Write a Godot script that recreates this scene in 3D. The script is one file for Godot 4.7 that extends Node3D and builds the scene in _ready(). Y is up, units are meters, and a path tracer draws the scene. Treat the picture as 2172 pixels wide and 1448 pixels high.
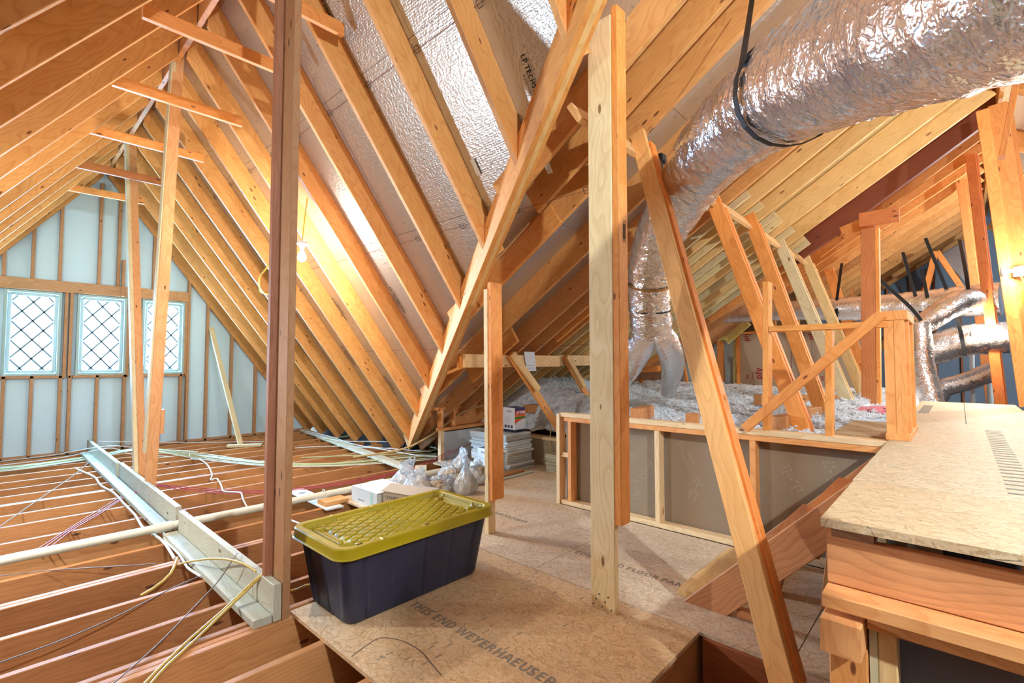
extends Node3D
# An unfinished attic: camera stands under the main ridge and looks down a projecting gable (left) and along the main roof (right).
# x runs across the gable (along the ceiling joists), z along its ridge (the gable wall is at z = -9.45), y up; y = 0 is the top of the joists.

const RX := 1.117        # x of the gable ridge
const SG := 1.336        # slope of the gable roof
const CG := 5.622        # underside of the right gable rafters: y = CG - SG * x
const SM := 0.65         # slope of the main roof
const CM := 3.865        # underside of the main rafters: y = CM + SM * z
const DECK := 0.85       # top of the raised walkway

var rng := RandomNumberGenerator.new()
var counts := {}
var mats := {}
var tex := {}

# ------------------------------------------------------------------ helpers
func unique(parent: Node, called: String) -> String:
	var key = "%d/%s" % [parent.get_instance_id(), called]
	var k = counts.get(key, 0)
	counts[key] = k + 1
	return called if k == 0 else "%s_%03d" % [called, k]

func gp(o: Node) -> Vector3:
	return Vector3.ZERO if o == self or not (o is Node3D) else o.position + gp(o.get_parent())

func tag(o: Node, label: String, category := "", group := ""):
	o.set_meta("label", label)
	if category != "": o.set_meta("category", category)
	if group != "": o.set_meta("group", group)
	return o

func thing(called: String, label: String, category: String, at := Vector3.ZERO, group := "") -> Node3D:
	var o := Node3D.new()
	o.name = unique(self, called)
	add_child(o, true)
	o.position = at
	tag(o, label, category, group)
	return o

func setting(called: String, at := Vector3.ZERO) -> Node3D:
	var o := Node3D.new()
	o.name = unique(self, called)
	add_child(o, true)
	o.position = at
	o.set_meta("kind", "structure")
	return o

func part(parent: Node, called: String, mesh: Mesh, mat: Material, at := Vector3.ZERO, basis := Basis()) -> MeshInstance3D:
	# at is in world coordinates; every holder is unturned unless it says otherwise
	var o := MeshInstance3D.new()
	o.mesh = mesh
	o.material_override = mat
	o.cast_shadow = GeometryInstance3D.SHADOW_CASTING_SETTING_ON
	o.transform = Transform3D(basis, at - gp(parent))
	o.name = unique(parent, called)
	parent.add_child(o, true)
	return o

class MB:
	var v := PackedVector3Array()
	var n := PackedVector3Array()
	var u := PackedVector2Array()
	var c := PackedColorArray()
	func tri(a, b, cc, na, nb, nc, ua, ub, uc):
		var face: Vector3 = (b - a).cross(cc - a)
		if face.dot(na + nb + nc) > 0.0:
			v.append_array([a, cc, b]); n.append_array([na, nc, nb]); u.append_array([ua, uc, ub])
		else:
			v.append_array([a, b, cc]); n.append_array([na, nb, nc]); u.append_array([ua, ub, uc])
	func quad(a, b, cc, d, nn, ua, ub, uc, ud):
		tri(a, b, cc, nn, nn, nn, ua, ub, uc)
		tri(a, cc, d, nn, nn, nn, ua, uc, ud)
	func done() -> ArrayMesh:
		var arr := []
		arr.resize(Mesh.ARRAY_MAX)
		arr[Mesh.ARRAY_VERTEX] = v; arr[Mesh.ARRAY_NORMAL] = n; arr[Mesh.ARRAY_TEX_UV] = u
		if c.size() == v.size(): arr[Mesh.ARRAY_COLOR] = c
		var st := SurfaceTool.new()
		st.create_from_arrays(arr)
		st.generate_tangents()
		return st.commit()

func lumber(length: float, h: float, d: float, ch := 0.003, skew_a := 0.0, skew_b := 0.0) -> ArrayMesh:
	# a board along x with eased edges; skew shifts the top of an end along x (a bevel cut)
	var m := MB.new()
	var ys := h * 0.5; var zs := d * 0.5
	ch = minf(ch, minf(ys, zs) * 0.4)
	var ring := [Vector2(-ys + ch, -zs), Vector2(ys - ch, -zs), Vector2(ys, -zs + ch), Vector2(ys, zs - ch), Vector2(ys - ch, zs), Vector2(-ys + ch, zs), Vector2(-ys, zs - ch), Vector2(-ys, -zs + ch)]
	var u0 := rng.randf() * 3.0
	var vo := [rng.randf(), rng.randf(), rng.randf(), rng.randf()]
	for i in 8:
		var p: Vector2 = ring[i]; var q: Vector2 = ring[(i + 1) % 8]
		var face := int(i / 2)
		var nn := Vector2(q.y - p.y, -(q.x - p.x))
		nn = -nn.normalized()
		var n3 := Vector3(0, nn.x, nn.y)
		if n3.dot(Vector3(0, p.x + q.x, p.y + q.y)) < 0: n3 = -n3
		var va: float = vo[face]; var vb: float = va + p.distance_to(q) / 0.3
		if i % 2 == 1:
			va = vo[face]; vb = va + 0.01
		var pa := -length * 0.5 + skew_a * p.x / h; var qa := -length * 0.5 + skew_a * q.x / h
		var pb := length * 0.5 + skew_b * p.x / h; var qb := length * 0.5 + skew_b * q.x / h
		m.quad(Vector3(pa, p.x, p.y), Vector3(pb, p.x, p.y), Vector3(qb, q.x, q.y), Vector3(qa, q.x, q.y), n3,
			Vector2(u0 + pa / 2.4, va), Vector2(u0 + pb / 2.4, va), Vector2(u0 + qb / 2.4, vb), Vector2(u0 + qa / 2.4, vb))
	for e in [-1.0, 1.0]:
		for i in range(1, 7):
			var pts := [ring[0], ring[i], ring[i + 1]]
			var w := []
			var uv := []
			for p in pts:
				w.append(Vector3(e * length * 0.5 + (skew_a if e < 0 else skew_b) * p.x / h, p.x, p.y))
				uv.append(Vector2(u0 + p.x * 0.5, vo[0] + p.y / 0.3))
			var nn := Vector3(e, 0, 0)
			m.tri(w[0], w[1], w[2], nn, nn, nn, uv[0], uv[1], uv[2])
	return m.done()

func beam(parent: Node, called: String, a: Vector3, b: Vector3, w: float, t: float, up: Vector3, mat: Material, skew_a := 0.0, skew_b := 0.0) -> MeshInstance3D:
	# a board whose centre line runs a..b, t deep along up, w wide across
	var d := (b - a).normalized()
	var side := d.cross(up).normalized()
	var u := side.cross(d)
	return part(parent, called, lumber(a.distance_to(b), t, w, 0.003, skew_a, skew_b), mat, (a + b) * 0.5, Basis(d, u, side))

func solo(called: String, label: String, category: String, a: Vector3, b: Vector3, w: float, t: float, up: Vector3, mat: Material, group := "") -> MeshInstance3D:
	var o := beam(self, called, a, b, w, t, up, mat)
	tag(o, label, category, group)
	return o

func slab_mesh(ux: Vector3, uy: Vector3, poly: PackedVector2Array, thick: float, per := 1.0) -> ArrayMesh:
	# polygon in the plane of ux, uy; thickness goes along -(ux x uy)
	var m := MB.new()
	var nn := ux.cross(uy).normalized()
	var off := Vector2(rng.randf(), rng.randf())
	var idx := Geometry2D.triangulate_polygon(poly)
	for k in range(0, idx.size(), 3):
		var p := [poly[idx[k]], poly[idx[k + 1]], poly[idx[k + 2]]]
		var w := []
		var uv := []
		for q in p:
			w.append(ux * q.x + uy * q.y); uv.append(q / per + off)
		m.tri(w[0], w[1], w[2], nn, nn, nn, uv[0], uv[1], uv[2])
		var dn := -nn * thick
		m.tri(w[0] + dn, w[1] + dn, w[2] + dn, -nn, -nn, -nn, uv[0], uv[1], uv[2])
	var ccw := not Geometry2D.is_polygon_clockwise(poly)
	for k in poly.size():
		var p: Vector2 = poly[k]; var q: Vector2 = poly[(k + 1) % poly.size()]
		var e := (q - p).normalized()
		var o2 := Vector2(e.y, -e.x) if ccw else Vector2(-e.y, e.x)
		var o3 := (ux * o2.x + uy * o2.y).normalized()
		var a := ux * p.x + uy * p.y; var b := ux * q.x + uy * q.y
		m.quad(a, b, b - nn * thick, a - nn * thick, o3, p / per, q / per, q / per + Vector2(0, thick / per), p / per + Vector2(0, thick / per))
	return m.done()

func slab(parent: Node, called: String, o: Vector3, ux: Vector3, uy: Vector3, poly: PackedVector2Array, thick: float, mat: Material, per := 1.0) -> MeshInstance3D:
	return part(parent, called, slab_mesh(ux, uy, poly, thick, per), mat, o)

func rect(x0: float, y0: float, x1: float, y1: float) -> PackedVector2Array:
	return PackedVector2Array([Vector2(x0, y0), Vector2(x1, y0), Vector2(x1, y1), Vector2(x0, y1)])

func sheets(parent: Node, called: String, o: Vector3, ux: Vector3, uy: Vector3, region: PackedVector2Array, long: float, wide: float, thick: float, mat: Material, shift := 0.0):
	# sheet goods laid in staggered courses, cut to the region
	var lo := region[0]; var hi := region[0]
	for p in region:
		lo = Vector2(minf(lo.x, p.x), minf(lo.y, p.y)); hi = Vector2(maxf(hi.x, p.x), maxf(hi.y, p.y))
	var row := 0
	var y := lo.y
	while y < hi.y:
		var x := lo.x - (long * 0.5 if row % 2 else 0.0) + shift
		while x > lo.x: x -= long
		while x < hi.x:
			for piece in Geometry2D.intersect_polygons(rect(x + 0.0015, y + 0.0015, x + long - 0.0015, y + wide - 0.0015), region):
				if piece.size() >= 3: slab(parent, called, o, ux, uy, piece, thick, mat)
			x += long
		y += wide
		row += 1

func tube_mesh(pts: PackedVector3Array, radii: Array, seg := 8, per := 1.0, wob := 0.0, caps := true) -> ArrayMesh:
	var m := MB.new()
	var up := Vector3.UP if absf((pts[1] - pts[0]).normalized().y) < 0.9 else Vector3.RIGHT
	var rings := []
	var normals := []
	var lens := []
	var run := 0.0
	for i in pts.size():
		var d: Vector3 = (pts[mini(i + 1, pts.size() - 1)] - pts[maxi(i - 1, 0)]).normalized()
		var s := d.cross(up).normalized()
		up = s.cross(d).normalized()
		if i > 0: run += pts[i].distance_to(pts[i - 1])
		lens.append(run)
		var r: float = radii[mini(i, radii.size() - 1)]
		var ring := []
		for k in seg:
			var a := TAU * k / seg
			var dirn := s * cos(a) + up * sin(a)
			var rr := r
			if wob > 0.0: rr = r * (1.0 + wrinkle(run, a, r) * wob)
			ring.append(pts[i] + dirn * rr)
		rings.append(ring)
	for i in rings.size():
		var nr := []
		for k in seg:
			var a: Vector3 = rings[i][(k + 1) % seg] - rings[i][(k + seg - 1) % seg]
			var b: Vector3 = rings[mini(i + 1, rings.size() - 1)][k] - rings[maxi(i - 1, 0)][k]
			var nn := a.cross(b).normalized()
			if nn.dot(rings[i][k] - pts[i]) < 0: nn = -nn
			nr.append(nn)
		normals.append(nr)
	for i in rings.size() - 1:
		for k in seg:
			var k2 := (k + 1) % seg
			var u0: float = float(k) / seg * TAU * radii[0] / per; var u1: float = float(k + 1) / seg * TAU * radii[0] / per
			var v0: float = lens[i] / per; var v1: float = lens[i + 1] / per
			m.tri(rings[i][k], rings[i][k2], rings[i + 1][k2], normals[i][k], normals[i][k2], normals[i + 1][k2], Vector2(u0, v0), Vector2(u1, v0), Vector2(u1, v1))
			m.tri(rings[i][k], rings[i + 1][k2], rings[i + 1][k], normals[i][k], normals[i + 1][k2], normals[i + 1][k], Vector2(u0, v0), Vector2(u1, v1), Vector2(u0, v1))
	if caps:
		for e in [0, rings.size() - 1]:
			var nn: Vector3 = (pts[0] - pts[1]).normalized() if e == 0 else (pts[e] - pts[e - 1]).normalized()
			for k in seg:
				m.tri(pts[e], rings[e][k], rings[e][(k + 1) % seg], nn, nn, nn, Vector2.ZERO, Vector2(0.01, 0), Vector2(0, 0.01))
	return m.done()

var wr_noise: FastNoiseLite
func wrinkle(run: float, a: float, r: float) -> float:
	if wr_noise == null:
		wr_noise = FastNoiseLite.new(); wr_noise.seed = 77; wr_noise.frequency = 1.0; wr_noise.fractal_octaves = 3
	var w := wr_noise.get_noise_3d(cos(a) * 1.6 * r * 5.0, sin(a) * 1.6 * r * 5.0, run * 9.0) + 0.6 * wr_noise.get_noise_3d(cos(a) * r * 11.0 + 7.0, sin(a) * r * 11.0, run * 24.0)
	return w + 0.35 * absf(sin(run * 62.0 + 3.0 * w)) * (0.4 + 0.6 * absf(sin(a * 1.5 + run)))

func smooth(pts: Array, step := 0.05) -> PackedVector3Array:
	var c := Curve3D.new()
	for i in pts.size():
		var t: Vector3 = (pts[mini(i + 1, pts.size() - 1)] - pts[maxi(i - 1, 0)]) / 6.0
		c.add_point(pts[i], -t, t)
	var out := PackedVector3Array()
	var n := maxi(3, int(c.get_baked_length() / step))
	for i in n + 1: out.append(c.sample_baked(c.get_baked_length() * i / n, true))
	return out

func wire(called: String, label: String, category: String, pts: Array, r: float, mat: Material, group := "", step := 0.06) -> MeshInstance3D:
	var base: Vector3 = pts[0]
	var loc := []
	for p in pts: loc.append(p - base)
	var o := part(self, called, tube_mesh(smooth(loc, step), [r], 6), mat, base)
	tag(o, label, category, group)
	return o

func strap_mesh(pts: PackedVector3Array, wide: Vector3, w: float, t := 0.003) -> ArrayMesh:
	# a flat band along pts whose width lies along wide
	var m := MB.new()
	var q := []
	for i in pts.size():
		var d: Vector3 = (pts[mini(i + 1, pts.size() - 1)] - pts[maxi(i - 1, 0)]).normalized()
		var s := (wide - d * wide.dot(d)).normalized()
		var n := s.cross(d).normalized()
		q.append([pts[i] + s * w * 0.5 + n * t * 0.5, pts[i] - s * w * 0.5 + n * t * 0.5, pts[i] - s * w * 0.5 - n * t * 0.5, pts[i] + s * w * 0.5 - n * t * 0.5, s, n])
	for i in q.size() - 1:
		var a = q[i]; var b = q[i + 1]
		var ns := [a[5], -a[4], -a[5], a[4]]
		for k in 4:
			var k2 := (k + 1) % 4
			m.quad(a[k], a[k2], b[k2], b[k], ns[k], Vector2(0, i), Vector2(1, i), Vector2(1, i + 1), Vector2(0, i + 1))
	return m.done()

func lettering(parent: Node, called: String, words: String, at: Vector3, right: Vector3, up: Vector3, size: float, mat: Material, font := "Droid Sans", bold := true, squeeze := 1.0) -> MeshInstance3D:
	# flat print lying on a surface; size is the height of capitals in metres
	var t := TextMesh.new()
	var f := SystemFont.new()
	f.font_names = PackedStringArray([font])
	if bold: f.font_weight = 700
	t.font = f
	t.text = words
	t.font_size = 32
	t.pixel_size = size / 24.0
	t.depth = 0.0008
	t.horizontal_alignment = HORIZONTAL_ALIGNMENT_LEFT
	t.curve_step = 3.0
	var r := right.normalized()
	var n := r.cross(up).normalized()
	var u := n.cross(r)
	var o := part(parent, called, t, mat, at + u * size * 0.5, Basis(r * squeeze, u, n))
	return o

# ------------------------------------------------------------------ textures and materials
func wood_image(seed_: int, w: int, h: int, lines: float, cath: float, knots: int, light: Color, dark: Color, knot: Color) -> Image:
	var im := Image.create(w, h, true, Image.FORMAT_RGB8)
	var r := RandomNumberGenerator.new(); r.seed = seed_
	var n1 := FastNoiseLite.new(); n1.seed = seed_; n1.frequency = 1.0; n1.fractal_octaves = 2
	var n2 := FastNoiseLite.new(); n2.seed = seed_ + 7; n2.frequency = 1.0; n2.fractal_octaves = 1
	var ks := []
	for k in knots: ks.append([r.randf() * w, r.randf_range(0.12, 0.88) * h, r.randf_range(5.0, 10.0) * h / 256.0])
	for x in w:
		var ang := TAU * x / w
		var cx := cos(ang) * 0.55; var cy := sin(ang) * 0.55
		for y in h:
			var v := float(y) / h
			var g := v * lines + n1.get_noise_3d(cx, cy, v * 1.3) * cath + n2.get_noise_3d(cx * 4.0, cy * 4.0, v * 2.5) * 0.30
			var kd := 0.0
			for kk in ks:
				var dx := absf(x - kk[0]); dx = minf(dx, w - dx) * (2.344 / w * 1024.0) / 2.0
				var dy: float = (y - kk[1]) * 1.17 * 256.0 / h
				var rr: float = kk[2]
				if dx < 70.0 and absf(dy) < 50.0:
					var d2 := (dx * dx * 0.55 + dy * dy) / (rr * rr)
					g += 2.0 * exp(-d2 * 0.22) * signf(dy + 0.01)
					if d2 < 1.6: kd = maxf(kd, clampf(1.5 - d2, 0.0, 1.0))
			var fr := g - floorf(g)
			var line := fr * fr * fr * (1.0 - smoothstep(0.9, 1.0, fr))
			var fibre := n2.get_noise_3d(cx * 9.0, cy * 9.0, v * 70.0) * 0.20 + n1.get_noise_3d(cx * 3.0 + 9.0, cy * 3.0, v * 2.0) * 0.26
			var c := light.lerp(dark, clampf(line * 0.72 + 0.16 + fibre, 0.0, 1.0))
			if kd > 0.0: c = c.lerp(knot, kd * 0.8)
			im.set_pixel(x, y, c)
	return im

func osb_image(seed_: int, n: int, pal: Array) -> Image:
	var im := Image.create(n, n, true, Image.FORMAT_RGB8)
	im.fill(pal[0])
	var r := RandomNumberGenerator.new(); r.seed = seed_
	for k in 5200:
		var a := r.randfn(0.0, 0.75)
		var ln := r.randf_range(18.0, 75.0) * n / 1024.0; var wd := r.randf_range(3.0, 11.0) * n / 1024.0
		var cx := r.randf() * n; var cy := r.randf() * n
		var col: Color = pal[r.randi() % pal.size()]
		col = col.lightened(r.randf_range(0.0, 0.10)).darkened(r.randf_range(0.0, 0.12))
		if r.randf() < 0.02: col = col.darkened(0.5); wd *= 0.3
		var ca := cos(a); var sa := sin(a)
		var i := -ln * 0.5
		while i < ln * 0.5:
			var j := -wd * 0.5
			while j < wd * 0.5:
				im.set_pixel(posmod(int(cx + i * ca - j * sa), n), posmod(int(cy + i * sa + j * ca), n), col)
				j += 0.9
			i += 0.9
	return im

func bump(im: Image, strength: float) -> ImageTexture:
	var b: Image = im.duplicate()
	b.convert(Image.FORMAT_RGBA8)
	b.bump_map_to_normal_map(strength)
	b.generate_mipmaps()
	return ImageTexture.create_from_image(b)

func foil_normal(seed_: int, n: int, crease: float, rib: float) -> ImageTexture:
	var im := Image.create(n, n, false, Image.FORMAT_RGBA8)
	var a := FastNoiseLite.new(); a.seed = seed_; a.frequency = 4.0; a.noise_type = FastNoiseLite.TYPE_CELLULAR; a.cellular_return_type = FastNoiseLite.RETURN_DISTANCE2_SUB
	var b := FastNoiseLite.new(); b.seed = seed_ + 3; b.frequency = 2.0; b.fractal_octaves = 4
	for x in n:
		var ax := TAU * x / n
		for y in n:
			var ay := float(y) / n
			var p := Vector3(cos(ax) * 0.8, sin(ax) * 0.8, ay * 5.0)
			var q := Vector3(cos(ax) * 0.8, sin(ax) * 0.8, (ay - 1.0) * 5.0)
			var t := smoothstep(0.85, 1.0, ay)
			var h := lerpf(a.get_noise_3dv(p * 2.2), a.get_noise_3dv(q * 2.2), t) * crease + lerpf(b.get_noise_3dv(p * 2.0), b.get_noise_3dv(q * 2.0), t) * 0.5
			h += rib * sin(TAU * ay * 40.0)
			h = clampf(0.5 + h * 0.35, 0.0, 1.0)
			im.set_pixel(x, y, Color(h, h, h))
	im.bump_map_to_normal_map(6.0)
	im.generate_mipmaps()
	return ImageTexture.create_from_image(im)

func crinkle_normal(seed_: int, n: int) -> ImageTexture:
	# crinkled foil jacket: short sharp folds running round the duct
	var im := Image.create(n, n, false, Image.FORMAT_RGBA8)
	var a := FastNoiseLite.new(); a.seed = seed_; a.frequency = 1.0; a.fractal_octaves = 3
	var b := FastNoiseLite.new(); b.seed = seed_ + 3; b.frequency = 1.0; b.noise_type = FastNoiseLite.TYPE_CELLULAR; b.cellular_return_type = FastNoiseLite.RETURN_DISTANCE2_SUB
	for x in n:
		var ax := TAU * x / n
		var cx := cos(ax) * 0.8; var cy := sin(ax) * 0.8
		for y in n:
			var ay := float(y) / n
			var h := 0.0
			var t := smoothstep(0.88, 1.0, ay)
			for w in [[ay, 1.0 - t], [ay - 1.0, t]]:
				if w[1] <= 0.0: continue
				var r := 1.0 - absf(a.get_noise_3d(cx * 2.2, cy * 2.2, w[0] * 13.0)) * 2.2
				var c := b.get_noise_3d(cx * 5.0, cy * 5.0, w[0] * 16.0)
				h += (w[1] as float) * (r * r * 0.55 + c * 0.55)
			h = clampf(0.25 + h * 0.5, 0.0, 1.0)
			im.set_pixel(x, y, Color(h, h, h))
	im.bump_map_to_normal_map(9.0)
	im.generate_mipmaps()
	return ImageTexture.create_from_image(im)

func make_textures():
	var sets := {
		"pine": [11, 5.0, 4.0, 6, Color(0.94, 0.80, 0.61), Color(0.85, 0.65, 0.43), Color(0.40, 0.23, 0.12)],
		"fir": [23, 12.0, 2.2, 2, Color(0.88, 0.72, 0.55), Color(0.74, 0.56, 0.40), Color(0.38, 0.22, 0.13)],
		"spruce": [37, 7.0, 3.0, 4, Color(0.96, 0.90, 0.78), Color(0.87, 0.77, 0.61), Color(0.50, 0.33, 0.21)],
	}
	for k in sets:
		var s = sets[k]
		var im := wood_image(s[0], 1024, 256, s[1], s[2], s[3], s[4], s[5], s[6])
		tex[k + "_n"] = bump(im, 1.2)
		im.generate_mipmaps()
		tex[k] = ImageTexture.create_from_image(im)
	var ob := osb_image(5, 1024, [Color(0.87, 0.79, 0.68), Color(0.91, 0.84, 0.74), Color(0.85, 0.75, 0.62), Color(0.88, 0.80, 0.70), Color(0.81, 0.70, 0.56)])
	tex["osb_n"] = bump(ob, 1.0)
	ob.generate_mipmaps()
	tex["osb"] = ImageTexture.create_from_image(ob)
	tex["foil_n"] = foil_normal(3, 512, 0.35, 0.06)
	tex["duct_n"] = crinkle_normal(9, 768)

func wood(kind: String, tint: Color, rough := 0.62) -> StandardMaterial3D:
	var key := kind + tint.to_html() + str(rough)
	if not mats.has(key):
		var m := StandardMaterial3D.new()
		m.albedo_texture = tex[kind]
		m.albedo_color = tint
		m.roughness = rough
		m.normal_enabled = true
		m.normal_texture = tex[kind + "_n"]
		m.normal_scale = 0.6
		m.texture_filter = BaseMaterial3D.TEXTURE_FILTER_LINEAR_WITH_MIPMAPS_ANISOTROPIC
		mats[key] = m
	return mats[key]

func plain(c: Color, rough := 0.7, metal := 0.0) -> StandardMaterial3D:
	var key := "p" + c.to_html() + str(rough) + str(metal)
	if not mats.has(key):
		var m := StandardMaterial3D.new()
		m.albedo_color = c; m.roughness = rough; m.metallic = metal
		mats[key] = m
	return mats[key]

func foil(key: String, c: Color, rough: float, normal: String, scale: float, uv := 1.0) -> StandardMaterial3D:
	if not mats.has(key):
		var m := StandardMaterial3D.new()
		m.albedo_color = c; m.metallic = 0.88; m.roughness = rough
		m.normal_enabled = true; m.normal_texture = tex[normal]; m.normal_scale = scale
		m.uv1_scale = Vector3(uv, uv, uv)
		mats[key] = m
	return mats[key]

func osb(tint: Color) -> StandardMaterial3D:
	var key := "osb" + tint.to_html()
	if not mats.has(key):
		var m := StandardMaterial3D.new()
		m.albedo_texture = tex["osb"]; m.albedo_color = tint; m.roughness = 0.6
		m.normal_enabled = true; m.normal_texture = tex["osb_n"]; m.normal_scale = 0.4
		mats[key] = m
	return mats[key]

func rafter_wood(i: int) -> StandardMaterial3D:
	var t := [Color(0.93, 0.79, 0.60), Color(0.96, 0.82, 0.63), Color(0.89, 0.74, 0.55), Color(0.94, 0.80, 0.62)]
	return wood("pine", t[posmod(i * 7 + 3, 4)])

func _ready():
	rng.seed = 20240
	# ---- camera, sky, lamps, exposure
	var cam := Camera3D.new()
	cam.name = "camera"
	cam.position = Vector3(0, 1.3, 0)
	cam.rotation = Vector3(0.0429666, -0.824509, 0.00042)
	cam.fov = 70.424
	cam.near = 0.02
	cam.far = 200.0
	add_child(cam)
	var we := WorldEnvironment.new()
	we.name = "environment"
	var env := Environment.new()
	env.background_mode = Environment.BG_SKY
	var sky := Sky.new()
	var psm := ProceduralSkyMaterial.new()
	psm.sky_top_color = Color(0.70, 0.82, 1.0); psm.sky_horizon_color = Color(0.92, 0.96, 1.0)
	psm.ground_bottom_color = Color(0.45, 0.47, 0.46); psm.ground_horizon_color = Color(0.9, 0.94, 0.97)
	psm.sky_energy_multiplier = 2.2; psm.ground_energy_multiplier = 1.6
	sky.sky_material = psm
	env.sky = sky
	env.ambient_light_source = Environment.AMBIENT_SOURCE_SKY
	env.tonemap_mode = Environment.TONE_MAPPER_LINEAR
	env.tonemap_exposure = EXPOSURE
	env.sdfgi_enabled = true; env.ssao_enabled = true; env.ssil_enabled = true
	we.environment = env
	add_child(we)
	# daylight entering by the three leaded windows
	for k in 3:
		var al := AreaLight3D.new()
		al.name = "window_daylight_%d" % (k + 1)
		al.area_size = Vector2(0.56, 1.12)
		al.position = Vector3(WINX[k], 1.70, -9.56)
		al.rotation = Vector3(0, PI, 0)
		al.light_color = Color(0.56, 0.80, 1.0)
		al.light_energy = DAYLIGHT
		al.light_size = 0.5
		al.area_range = 30.0
		al.shadow_enabled = true
		add_child(al)
	make_textures()
	build_shell()
	build_right_slope()
	build_left_slope()
	build_main_slope()
	build_gable_wall()
	build_floor()
	build_deck()
	build_stairs()
	build_pony_wall()
	build_frame()
	build_lamps()
	build_tote()
	build_stores()
	build_ducts()
	build_far_end()
	build_insulation()
	build_cables()
	build_print()

const EXPOSURE := 1.32
const DAYLIGHT := 50.0
const WINX := [0.40, 1.14, 1.90]

func lamp(called: String, at: Vector3, energy: float, col: Color, parent: Node):
	var l := OmniLight3D.new()
	l.name = unique(self, called)
	l.position = at - gp(parent)
	l.light_color = col
	l.light_energy = energy
	l.light_size = 0.04
	l.omni_range = 40.0
	l.omni_attenuation = 2.0
	l.shadow_enabled = true
	parent.add_child(l, true)

# ------------------------------------------------------------------ roof
func right_under(x: float) -> float: return CG - SG * x
func main_under(z: float) -> float: return CM + SM * z
func valley_z(x: float) -> float: return (CG - SG * x - CM) / SM      # where the two undersides meet
func foil_sheet() -> StandardMaterial3D: return foil("sheet_foil", Color(0.82, 0.84, 0.86), 0.37, "foil_n", 1.4, 1.6)

func build_shell():
	# closed shell outside the picture: ceiling board under the joists, back slope of the main roof, left foot, far end
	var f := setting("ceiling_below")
	slab(f, "gypsum_board", Vector3(-2.4, -0.30, -9.7), Vector3(1, 0, 0), Vector3(0, 0, 1), rect(0, 0, 18.4, 17.6), 0.02, plain(Color(0.20, 0.16, 0.15), 0.9))  # board colour darkened to carry the shade inside the floor opening
	var b := setting("ceiling_back")
	var uy := Vector3(0, -0.545, 0.838)
	sheets(b, "roof_panel", Vector3(-2.4, 4.50, 0.48), Vector3(1, 0, 0), uy, rect(0, 0, 18.4, 9.0), 2.44, 1.22, 0.012, foil_sheet())
	slab(b, "sky_block_slab", Vector3(-2.4, 4.54, 0.50), Vector3(1, 0, 0), uy, rect(0, 0, 18.4, 9.0), 0.02, plain(Color(0.2, 0.2, 0.2), 0.9))  # unseen slab, added to keep sky light out of the seams
	for k in 10:
		var x := -1.6 + k * 1.8
		var a := Vector3(x, 4.30, 0.56)
		beam(b, "rafter", a, a + uy * 8.6, 0.038, 0.235, Vector3(0, 0.838, 0.545), rafter_wood(k))

func build_right_slope():
	var c := setting("ceiling_right")
	var dn := Vector3(0.599, -0.8006, 0)
	var nv := Vector3(0.8006, 0.599, 0)           # outward
	# foil-faced sheathing, on top of the rafters
	var o := Vector3(RX, CG + 0.317 - SG * RX, 0)
	var poly := PackedVector2Array([Vector2(-0.42, 0), Vector2(9.62, 0), Vector2(9.62, 5.9), Vector2(6.84, 5.9)])
	sheets(c, "roof_panel", o, Vector3(0, 0, -1), dn, poly, 2.44, 1.22, 0.012, foil_sheet(), 0.6)
	slab(c, "sky_block_slab", o + nv * 0.035, Vector3(0, 0, -1), dn, poly, 0.02, plain(Color(0.2, 0.2, 0.2), 0.9))  # added above the sheets so no sky shows through their gaps
	for k in 14:
		var z := -1.477 - 0.612 * k + 0.019
		if k == 13: z = -9.38
		var x_end: float = minf((CG - CM - SM * z) / SG + 0.02, 4.25)
		var a := Vector3(RX + 0.03, right_under(RX + 0.03), z) + nv * 0.095 - dn * 0.127
		var b := Vector3(x_end, right_under(x_end), z) + nv * 0.095
		beam(c, "rafter", a, b, 0.038, 0.19, nv, rafter_wood(k), -0.25)
	# two short rafters by the top of the valley
	for k in 2:
		var z := -0.87 + 0.6 * k
		var x_end := (CG - CM - SM * z) / SG
		beam(c, "rafter", Vector3(RX + 0.03, right_under(RX + 0.03), z) + nv * 0.095 - dn * 0.127, Vector3(x_end, right_under(x_end), z) + nv * 0.095, 0.038, 0.19, nv, rafter_wood(k + 20), -0.25)
	# ridge board
	var r := setting("trim_1")
	beam(r, "ridge_board", Vector3(RX, 4.13 + 0.12, -9.4), Vector3(RX, 4.13 + 0.12, -4.6), 0.042, 0.24, Vector3.UP, wood("pine", Color(0.86, 0.68, 0.5)))
	beam(r, "ridge_board", Vector3(RX, 4.13 + 0.12, -4.6), Vector3(RX, 4.13 + 0.12, 0.4), 0.042, 0.24, Vector3.UP, wood("pine", Color(0.9, 0.7, 0.5)))

func build_left_slope():
	var c := setting("ceiling_left")
	var dn := Vector3(-0.599, -0.8006, 0)
	var nv := Vector3(-0.8006, 0.599, 0)
	var y0 := CG - SG * RX
	var o := Vector3(RX, y0 + 0.317, 0)
	sheets(c, "roof_panel", o, dn, Vector3(0, 0, -1), rect(0, -7.8, 6.0, 9.62), 1.22, 2.44, 0.012, foil_sheet())
	slab(c, "sky_block_slab", o + nv * 0.035, dn, Vector3(0, 0, -1), rect(0, -7.8, 6.0, 9.62), 0.02, plain(Color(0.2, 0.2, 0.2), 0.9))  # added sky blocker over the left slope, out of view
	for k in 16:
		var z := -2.82 - 0.597 * k + 0.019
		if k >= 12: z = -2.82 + 0.597 * (k - 11) + 0.019
		var a := Vector3(RX - 0.03, y0 - SG * 0.03, z) + nv * 0.095 - dn * 0.127
		var b := Vector3(RX - 3.09, y0 - SG * 3.09, z) + nv * 0.095
		beam(c, "rafter", a, b, 0.038, 0.19, nv, rafter_wood(k + 5), -0.25)

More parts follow.
